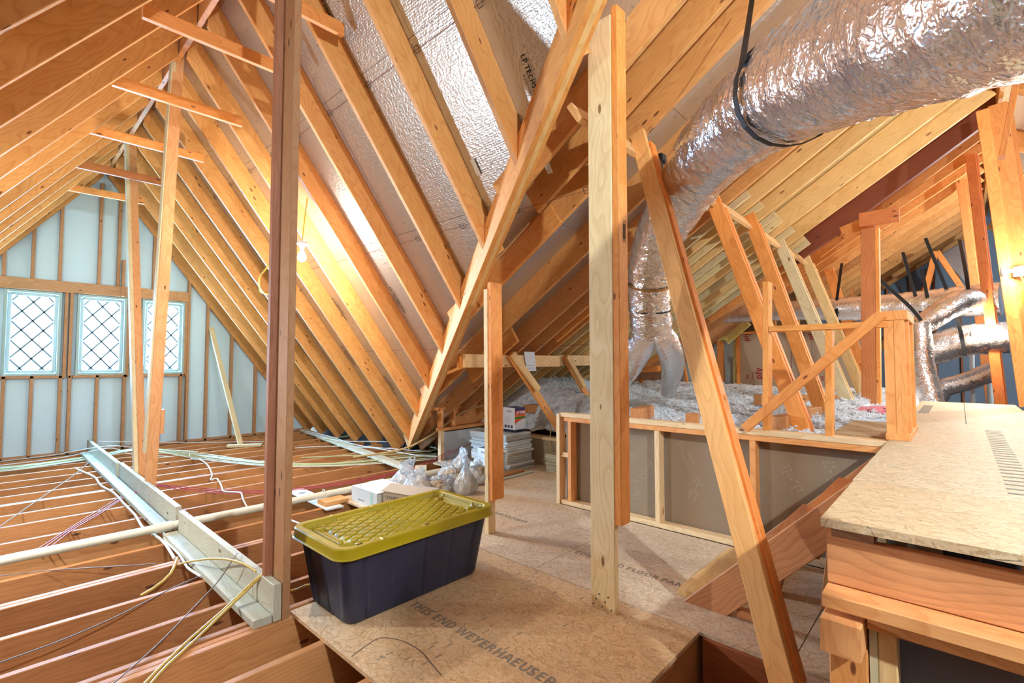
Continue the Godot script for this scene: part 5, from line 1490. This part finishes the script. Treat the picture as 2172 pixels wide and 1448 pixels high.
# ------------------------------------------------------------------ pipe, cables
func build_cables():
	var cw := plain(Color(0.84, 0.84, 0.82), 0.5); var cg := plain(Color(0.74, 0.77, 0.58), 0.5); var cr := plain(Color(0.66, 0.20, 0.28), 0.5)
	var cy := plain(Color(0.76, 0.64, 0.32), 0.5); var ct := plain(Color(0.72, 0.58, 0.36), 0.5); var cp := plain(Color(0.45, 0.40, 0.38), 0.5)
	var pvc := plain(Color(0.86, 0.84, 0.76), 0.35)
	var o := thing("drain_pipe", "long cream plastic pipe lying across the joists and through the strongback", "pipe", Vector3(1.0, 0.062, -4.42))
	part(o, "pipe", tube_mesh(PackedVector3Array([Vector3(-1.9, 0, -0.0), Vector3(0.03, 0, 0)]), [0.030], 24), pvc, Vector3(1.0, 0.064, -4.42))
	part(o, "pipe", tube_mesh(PackedVector3Array([Vector3(0.03, 0, 0), Vector3(3.2, 0, 0.06)]), [0.030], 24), pvc, Vector3(1.0, 0.064, -4.42))
	part(o, "coupling", tube_mesh(PackedVector3Array([Vector3(-0.05, 0, 0), Vector3(0.05, 0, 0)]), [0.036], 24), pvc, Vector3(0.93, 0.064, -4.42))
	part(o, "tie_loop", tube_mesh(smooth([Vector3(0, 0.04, 0.03), Vector3(0.0, 0.045, -0.03), Vector3(0.0, -0.03, -0.04), Vector3(0.0, -0.05, 0.05), Vector3(0, 0.04, 0.03)], 0.02), [0.003], 5), cw, Vector3(2.16, 0.064, -4.38))
	wire("cable", "tan cable rising from the joists to the ledge past the foot of the valley rafter", "cable", [Vector3(3.3, 0.05, -5.9), Vector3(3.7, 0.16, -5.4), Vector3(4.0, 0.34, -5.15), Vector3(4.4, 0.62, -4.98), Vector3(4.7, 0.74, -4.7)], 0.014, ct)
	wire("cable", "yellow cable hanging over the ledge behind the small tile stack", "cable", [Vector3(4.95, 0.55, -3.9), Vector3(4.80, 0.42, -3.78), Vector3(4.74, 0.30, -3.75), Vector3(4.72, 0.2, -3.7)], 0.007, cy)
	wire("cable", "yellow cable lying on the white insulation by the low props", "cable", [Vector3(5.3, 0.86, -3.6), Vector3(5.7, 0.90, -3.5), Vector3(6.2, 0.90, -3.5)], 0.008, cy)
	wire("cable", "thick pale green cable of the bundle crossing before the gable wall", "cable", [Vector3(-0.02, 0.012, -8.56), Vector3(0.37, 0.050, -8.27), Vector3(1.05, 0.012, -8.73), Vector3(1.35, 0.200, -7.65), Vector3(2.00, 0.012, -7.75), Vector3(2.36, 0.050, -6.37), Vector3(2.98, 0.012, -5.89), Vector3(3.75, 0.012, -5.58), Vector3(4.24, 0.012, -5.35)], 0.009, cg, "bundled cables on the joists")
	wire("cable", "upper strand of the pale cable bundle crossing before the gable wall", "cable", [Vector3(-0.02, 0.012, -8.68), Vector3(0.37, 0.050, -8.30), Vector3(1.05, 0.012, -8.75), Vector3(1.35, 0.200, -7.64), Vector3(2.06, 0.012, -7.74), Vector3(2.39, 0.040, -6.45), Vector3(2.98, 0.012, -5.90), Vector3(3.77, 0.012, -5.61), Vector3(4.28, 0.012, -5.40)], 0.007, cw, "bundled cables on the joists")
	wire("cable", "lower strand of the pale cable bundle crossing before the gable wall", "cable", [Vector3(-0.02, 0.012, -8.46), Vector3(0.36, 0.050, -8.17), Vector3(1.04, 0.012, -8.62), Vector3(1.34, 0.200, -7.57), Vector3(2.00, 0.012, -7.52), Vector3(2.34, 0.040, -6.33), Vector3(2.94, 0.012, -5.82), Vector3(3.66, 0.012, -5.45), Vector3(4.16, 0.012, -5.24)], 0.007, cg, "bundled cables on the joists")
	wire("cable", "lowest strand of the pale cable bundle crossing before the gable wall", "cable", [Vector3(-0.02, 0.012, -8.35), Vector3(0.36, 0.050, -8.10), Vector3(1.03, 0.012, -8.56), Vector3(1.33, 0.200, -7.53), Vector3(1.97, 0.012, -7.41), Vector3(2.32, 0.040, -6.27), Vector3(2.92, 0.012, -5.78), Vector3(3.61, 0.012, -5.37), Vector3(4.10, 0.012, -5.17)], 0.007, cw, "bundled cables on the joists")
	wire("cable", "topmost strand of the pale cable bundle crossing before the gable wall", "cable", [Vector3(-0.02, 0.012, -8.79), Vector3(0.37, 0.050, -8.37), Vector3(1.06, 0.012, -8.82), Vector3(1.36, 0.200, -7.68), Vector3(2.09, 0.012, -7.86), Vector3(2.41, 0.040, -6.51), Vector3(3.00, 0.012, -5.94), Vector3(3.82, 0.012, -5.70), Vector3(4.35, 0.012, -5.48)], 0.007, cg, "bundled cables on the joists")
	wire("cable", "single white cable stretched from the left edge over the strongback top", "cable", [Vector3(0.02, 0.012, -9.16), Vector3(0.62, 0.050, -9.00), Vector3(1.08, 0.200, -8.24), Vector3(1.49, 0.100, -8.43), Vector3(2.09, 0.012, -8.08)], 0.006, cw, "")
	wire("cable", "second white cable looping over the strongback below the first", "cable", [Vector3(0.02, 0.012, -8.83), Vector3(0.64, 0.050, -8.65), Vector3(1.10, 0.200, -8.02), Vector3(1.30, 0.080, -8.18), Vector3(1.72, 0.012, -7.96)], 0.006, cw, "")
	wire("cable", "thin cable strung level before the foot of the gable wall", "cable", [Vector3(1.08, 0.200, -8.80), Vector3(1.58, 0.120, -8.93), Vector3(2.26, 0.050, -8.76), Vector3(3.08, 0.012, -8.34)], 0.005, cw, "")
	wire("cable", "white cable snaking down the joists left of the strongback", "cable", [Vector3(0.76, 0.012, -7.92), Vector3(0.81, 0.012, -7.49), Vector3(0.85, 0.012, -7.15), Vector3(0.84, 0.012, -6.61), Vector3(0.88, 0.012, -6.17), Vector3(0.88, 0.012, -5.63), Vector3(0.88, 0.012, -5.14), Vector3(0.86, 0.012, -4.71), Vector3(0.89, 0.012, -4.36), Vector3(0.89, 0.012, -4.12), Vector3(0.87, 0.012, -3.82)], 0.01, cw, "")
	wire("cable", "white cable curling out from under the pipe beside the strongback", "cable", [Vector3(0.94, 0.012, -4.45), Vector3(0.91, 0.012, -4.26), Vector3(0.91, 0.012, -3.89), Vector3(0.89, 0.012, -3.58), Vector3(0.91, 0.012, -3.39)], 0.008, cw, "")
	wire("cable", "white cable squirming over the joists between strongback and tall brown post", "cable", [Vector3(1.88, 0.080, -7.66), Vector3(1.88, 0.012, -7.60), Vector3(1.94, 0.012, -7.40), Vector3(1.91, 0.012, -6.99), Vector3(1.79, 0.012, -6.36), Vector3(1.69, 0.012, -6.05), Vector3(1.76, 0.012, -6.10), Vector3(1.70, 0.012, -5.73), Vector3(1.64, 0.012, -5.42), Vector3(1.73, 0.012, -5.27), Vector3(1.67, 0.012, -5.00), Vector3(1.68, -0.050, -4.92)], 0.008, cw, "")
	wire("cable", "upper red wire hanging over the joists left of the strongback", "cable", [Vector3(0.25, 0.012, -4.66), Vector3(0.48, 0.012, -5.13), Vector3(0.67, 0.012, -5.50), Vector3(0.93, 0.012, -5.98), Vector3(1.08, 0.060, -5.97)], 0.004, cr, "red wires")
	wire("cable", "upper red wire running from the strongback past the cartons", "cable", [Vector3(1.14, 0.100, -5.88), Vector3(1.50, 0.012, -5.78), Vector3(1.79, 0.012, -5.31), Vector3(2.15, 0.012, -5.05), Vector3(2.66, 0.030, -4.83), Vector3(3.35, 0.050, -4.79), Vector3(4.15, 0.120, -4.99), Vector3(5.07, 0.200, -5.41)], 0.004, cr, "red wires")
	wire("cable", "middle red wire hanging over the joists left of the strongback", "cable", [Vector3(0.27, 0.012, -4.63), Vector3(0.47, 0.012, -5.07), Vector3(0.67, 0.012, -5.43), Vector3(0.92, 0.012, -5.90), Vector3(1.07, 0.060, -5.93)], 0.004, cr, "red wires")
	wire("cable", "middle red wire running from the strongback past the cartons", "cable", [Vector3(1.14, 0.100, -5.85), Vector3(1.48, 0.012, -5.70), Vector3(1.77, 0.012, -5.25), Vector3(2.13, 0.012, -5.01), Vector3(2.63, 0.030, -4.79), Vector3(3.32, 0.050, -4.75), Vector3(4.07, 0.120, -4.89), Vector3(4.94, 0.200, -5.27)], 0.004, cr, "red wires")
	wire("cable", "lower red wire hanging over the joists left of the strongback", "cable", [Vector3(0.30, 0.012, -4.60), Vector3(0.47, 0.012, -5.02), Vector3(0.66, 0.012, -5.36), Vector3(0.90, 0.012, -5.82), Vector3(1.06, 0.060, -5.90)], 0.004, cr, "red wires")
	wire("cable", "lower red wire running from the strongback past the cartons", "cable", [Vector3(1.13, 0.100, -5.82), Vector3(1.46, 0.012, -5.61), Vector3(1.75, 0.012, -5.19), Vector3(2.12, 0.012, -4.96), Vector3(2.61, 0.030, -4.74), Vector3(3.29, 0.050, -4.71), Vector3(3.99, 0.120, -4.79), Vector3(4.82, 0.200, -5.14)], 0.004, cr, "red wires")
	wire("cable", "yellow upper cable sweeping over the near joists to the tall brown post", "cable", [Vector3(0.42, 0.012, -2.38), Vector3(0.51, 0.012, -2.49), Vector3(0.69, 0.012, -2.68), Vector3(0.84, 0.050, -2.76), Vector3(0.96, 0.100, -2.81), Vector3(1.01, 0.190, -2.72), Vector3(1.04, 0.210, -2.73)], 0.007, cy, "")
	wire("cable", "yellow lower cable sweeping over the near joists to the tall brown post", "cable", [Vector3(0.44, 0.012, -2.36), Vector3(0.53, 0.012, -2.48), Vector3(0.71, 0.012, -2.66), Vector3(0.85, 0.050, -2.75), Vector3(0.97, 0.100, -2.80), Vector3(1.01, 0.190, -2.71), Vector3(1.04, 0.210, -2.73)], 0.007, cy, "")
	wire("cable", "yellow cable tails hanging between the near joists left of the strongback", "cable", [Vector3(0.65, -0.060, -3.55), Vector3(0.72, -0.020, -3.52), Vector3(0.79, 0.012, -3.56), Vector3(0.84, 0.030, -3.67), Vector3(0.88, 0.020, -3.80)], 0.009, cy, "")
	wire("cable", "thin yellow cable arching over the strongback", "cable", [Vector3(0.84, 0.012, -3.68), Vector3(0.88, 0.050, -3.59), Vector3(0.92, 0.160, -3.22), Vector3(0.95, 0.205, -2.99), Vector3(0.97, 0.215, -2.85), Vector3(0.99, 0.200, -2.75)], 0.006, cy, "")
	wire("cable", "thin grey wire crossing the near joists from the left edge", "cable", [Vector3(0.06, 0.012, -3.06), Vector3(0.25, 0.012, -3.09), Vector3(0.49, 0.012, -3.18), Vector3(0.74, 0.012, -3.33), Vector3(0.90, 0.012, -3.40)], 0.003, cp, "")
	wire("cable", "thin grey wire running from the bottom edge up over the strongback", "cable", [Vector3(0.37, 0.012, -2.52), Vector3(0.56, 0.012, -2.72), Vector3(0.74, 0.012, -2.95), Vector3(0.92, 0.050, -3.13), Vector3(0.95, 0.200, -2.99), Vector3(1.01, 0.200, -3.09)], 0.003, cp, "")
	wire("cable", "thin grey wire stretched from the left edge to the back of the strongback", "cable", [Vector3(0.08, 0.012, -5.50), Vector3(0.35, 0.030, -6.28), Vector3(0.70, 0.050, -7.30), Vector3(1.00, 0.080, -8.35), Vector3(1.09, 0.120, -8.33)], 0.003, cp, "")
	wire("cable", "thin twisted wire lying across the pipe side joists", "cable", [Vector3(0.07, 0.012, -4.30), Vector3(0.29, 0.012, -4.18), Vector3(0.49, 0.012, -4.03), Vector3(0.68, 0.012, -3.88), Vector3(0.77, 0.012, -3.82)], 0.003, cp, "")
	wire("cable", "yellow cable stub coming out under the tote", "cable", [Vector3(1.23, -0.050, -2.99), Vector3(1.25, -0.030, -2.89), Vector3(1.28, 0.012, -2.81), Vector3(1.34, 0.012, -2.79)], 0.008, cy, "")
	wire("cable", "white cable end touching the tote lid corner", "cable", [Vector3(1.77, -0.030, -4.33), Vector3(1.72, 0.012, -4.02), Vector3(1.73, 0.012, -3.88), Vector3(1.67, 0.030, -3.61)], 0.007, cw, "")
	wire("cable", "longest white loose cable in the tangle at the foot of the right slope", "cable", [Vector3(3.97, 0.045, -8.97), Vector3(3.97, 0.045, -7.88), Vector3(3.84, 0.045, -6.72), Vector3(4.07, 0.045, -5.95), Vector3(4.26, 0.045, -5.48)], 0.007, cw, "loose cables by the right slope")
	wire("cable", "second white loose cable in the tangle at the foot of the right slope", "cable", [Vector3(3.87, 0.045, -8.55), Vector3(3.86, 0.045, -7.34), Vector3(4.22, 0.045, -6.82), Vector3(4.62, 0.045, -6.13), Vector3(4.49, 0.045, -5.66)], 0.007, cw, "loose cables by the right slope")
	wire("cable", "upper green loose cable in the tangle at the foot of the right slope", "cable", [Vector3(3.75, 0.045, -7.60), Vector3(4.55, 0.045, -7.65), Vector3(4.64, 0.045, -6.79), Vector3(4.46, 0.045, -5.58), Vector3(4.44, 0.045, -5.44)], 0.007, cg, "loose cables by the right slope")
	wire("cable", "lower green loose cable in the tangle at the foot of the right slope", "cable", [Vector3(2.84, 0.045, -6.41), Vector3(3.33, 0.045, -6.07), Vector3(3.88, 0.045, -5.67), Vector3(4.61, 0.045, -5.54)], 0.007, cg, "loose cables by the right slope")
	wire("cable", "short white loose cable in the tangle at the foot of the right slope", "cable", [Vector3(3.08, 0.045, -7.18), Vector3(3.51, 0.045, -6.95), Vector3(3.86, 0.045, -6.35), Vector3(3.96, 0.045, -5.45), Vector3(4.11, 0.045, -5.14)], 0.007, cw, "loose cables by the right slope")

# ------------------------------------------------------------------ print and pen marks
func build_print():
	var ink := plain(Color(0.10, 0.11, 0.14), 0.6); var grey := plain(Color(0.54, 0.48, 0.42), 0.7)
	# on the foil of the right slope, running along the rafters
	var c := get_node("ceiling_right")
	var dn := Vector3(0.599, -0.8006, 0)
	var inn := Vector3(-0.8006, -0.599, 0)
	for s in [[Vector3(2.36, 2.79, -3.96), -1.0], [Vector3(2.87, 2.10, -4.43), 1.0], [Vector3(3.07, 1.84, -5.67), -1.0], [Vector3(3.80, 0.86, -5.64), -1.0], [Vector3(2.10, 3.13, -1.87), 1.0], [Vector3(1.47, 3.96, -3.28), 1.0], [Vector3(2.5, 2.6, -6.8), -1.0], [Vector3(3.3, 1.52, -6.25), 1.0]]:
		var p: Vector3 = s[0]
		p.y = CG + 0.317 - SG * p.x
		var right: Vector3 = dn * s[1]
		# on the inner face of the sheet, which is 12 mm thick and laid from its top side
		lettering(c, "printed_text", "LP TECHSHIELD", p + inn * 0.0125, right, inn.cross(right), 0.034, ink)
		lettering(c, "printed_text", "RADIANT BARRIER", p + inn * 0.0125 + right * 0.10 - inn.cross(right) * 0.03, right, inn.cross(right), 0.012, ink)
	# red snap lines across the foil with little square marks
	for d in [1.30, 2.52, 3.74]:
		var a: Vector3 = Vector3(RX, CG + 0.317 - SG * RX, 0) + dn * d + inn * 0.014
		beam(c, "chalk_line", a + Vector3(0, 0, -0.5 - d * 0.4), a + Vector3(0, 0, -7.4), 0.003, 0.001, inn, plain(Color(0.45, 0.14, 0.12)))
		for k in 10:
			var z: float = -1.0 - d * 0.3 - 0.612 * k
			var q: Vector3 = a + Vector3(0, 0, z)
			for e in [[-0.02, 0.0], [0.02, 0.0]]:
				beam(c, "square_mark", q + Vector3(0, 0, e[0]) - dn * 0.02, q + Vector3(0, 0, e[0]) + dn * 0.02, 0.004, 0.001, inn, ink)
			for e in [-0.02, 0.02]:
				beam(c, "square_mark", q + dn * e + Vector3(0, 0, -0.02), q + dn * e + Vector3(0, 0, 0.02), 0.004, 0.001, inn, ink)
	# nail points through the sheathing
	var mm := MultiMesh.new()
	mm.transform_format = MultiMesh.TRANSFORM_3D
	mm.mesh = tube_mesh(PackedVector3Array([Vector3.ZERO, Vector3(0, 0.014, 0), Vector3(0, 0.022, 0)]), [0.0022, 0.0020, 0.0004], 5)
	var r := RandomNumberGenerator.new(); r.seed = 31
	var tr := []
	for k in 900:
		var s := r.randf_range(0.2, 9.3); var d := r.randf_range(0.1, 4.8)
		var x := RX + 0.599 * d
		if -s > valley_z(x) - 0.05: continue
		var p := Vector3(x, CG + 0.317 - SG * x, -s) + inn * 0.012
		tr.append(Transform3D(Basis(inn.cross(Vector3(0, 0, 1)).normalized(), inn, Vector3(0, 0, 1)), p))
	for k in 420:
		var x := r.randf_range(1.4, 4.7); var z := r.randf_range(-5.6, 0.2)
		if z > 0.3 or x < xv(z) + 0.05: continue
		var nin := Vector3(0, -0.838, 0.545)
		tr.append(Transform3D(Basis(Vector3(1, 0, 0), nin, Vector3(1, 0, 0).cross(nin)), Vector3(x, CM + 0.28 + SM * z, z) + nin * 0.012))
	mm.instance_count = tr.size()
	for k in tr.size(): mm.set_instance_transform(k, tr[k])
	var mi := MultiMeshInstance3D.new()
	mi.multimesh = mm; mi.material_override = plain(Color(0.55, 0.53, 0.50), 0.35, 0.9)
	mi.name = "nail_points"; mi.set_meta("kind", "stuff")
	c.add_child(mi, true)
	# sheet labels
	for s in [Vector3(2.36, 0, -2.55), Vector3(2.45, 0, -1.95)]:
		var p := Vector3(s.x, CG + 0.317 - SG * s.x, s.z) + inn * 0.0135
		slab(c, "sheet_label", p, dn, Vector3(0, 0, -1), rect(0, 0, 0.12, 0.045), 0.0008, plain(Color(0.86, 0.83, 0.76), 0.7))
	# mill print on the strand board floor and walkway
	var f := get_node("floor")
	lettering(f, "printed_text", "THIS END WEYERHAEUSER EDGE", Vector3(1.545, 0.0186, -2.18), Vector3(0, 0, 1), Vector3(1, 0, 0), 0.058, grey)
	lettering(f, "printed_text", "EDGE GOLD FLOOR PANEL", Vector3(2.72, 0.0186, -1.95), Vector3(0, 0, 1), Vector3(1, 0, 0), 0.05, grey)
	lettering(f, "printed_text", "EDGE GOLD  WEYERHAEUSER", Vector3(2.95, 0.0186, -3.4), Vector3(0, 0, 1), Vector3(1, 0, 0), 0.045, grey)
	for k in 34:
		var x := r.randf_range(1.15, 2.3); var z := r.randf_range(-2.1, -1.0)
		beam(f, "print_dash", Vector3(x, 0.0184, z), Vector3(x + 0.035, 0.0184, z + 0.004), 0.005, 0.0008, Vector3.UP, grey)
	# water stain on the near sheet: a wandering thin ring
	part(f, "water_stain", strap_mesh(smooth([Vector3(0.000, 0, 0.000), Vector3(0.094, 0, -0.028), Vector3(0.161, 0, -0.033), Vector3(0.206, 0, 0.026), Vector3(0.227, 0, 0.115), Vector3(0.226, 0, 0.204), Vector3(0.205, 0, 0.299), Vector3(0.185, 0, 0.387)], 0.02), Vector3(0.3, 0, 1), 0.006, 0.0006), plain(Color(0.46, 0.36, 0.27), 0.8), Vector3(1.116, 0.0187, -1.984))
	var d := get_node("deck")
	for s in [[2.40, 0.15, 1.5], [5.65, -0.25, 0.75]]:
		for k in 26:
			var x: float = s[0] + k * 0.056 * s[2]
			beam(d, "mill_stripe", Vector3(x, DECK + 0.0006, s[1] - 0.04), Vector3(x + 0.01, DECK + 0.0006, s[1] + 0.035), 0.022, 0.0008, Vector3.UP, plain(Color(0.56, 0.52, 0.46), 0.8))
	# shoe prints in dust on the gypsum of the half wall
	var w := get_node("wall_pony")
	var dust := plain(Color(0.605, 0.525, 0.435), 0.9)
	for s in [[-1.58, 0.60, 0.5], [-1.50, 0.34, -0.4], [-1.28, 0.50, 0.3], [-1.20, 0.24, 0.9], [-0.85, 0.52, 0.5], [-0.70, 0.36, -0.5], [-0.62, 0.58, 0.2], [-2.05, 0.55, 0.7], [-2.0, 0.26, 0.2], [-1.9, 0.42, -0.5]]:
		var cz: float = s[0]; var cy2: float = s[1]
		var ca := cos(s[2]); var sa := sin(s[2])
		for i in 7:
			for j in 3:
				if (i == 3 or i == 4) and j != 1: continue
				var lx := (j - 1) * 0.026; var ly := (i - 3) * 0.027
				var q := Vector3(3.6724, cy2 + lx * sa + ly * ca, cz + lx * ca - ly * sa)
				if r.randf() < 0.22: continue
				part(w, "dust_print", slab_mesh(Vector3(0, -sa, ca), Vector3(0, ca, sa), rect(-0.009, -0.009, 0.009, 0.009), 0.0006), dust, q)
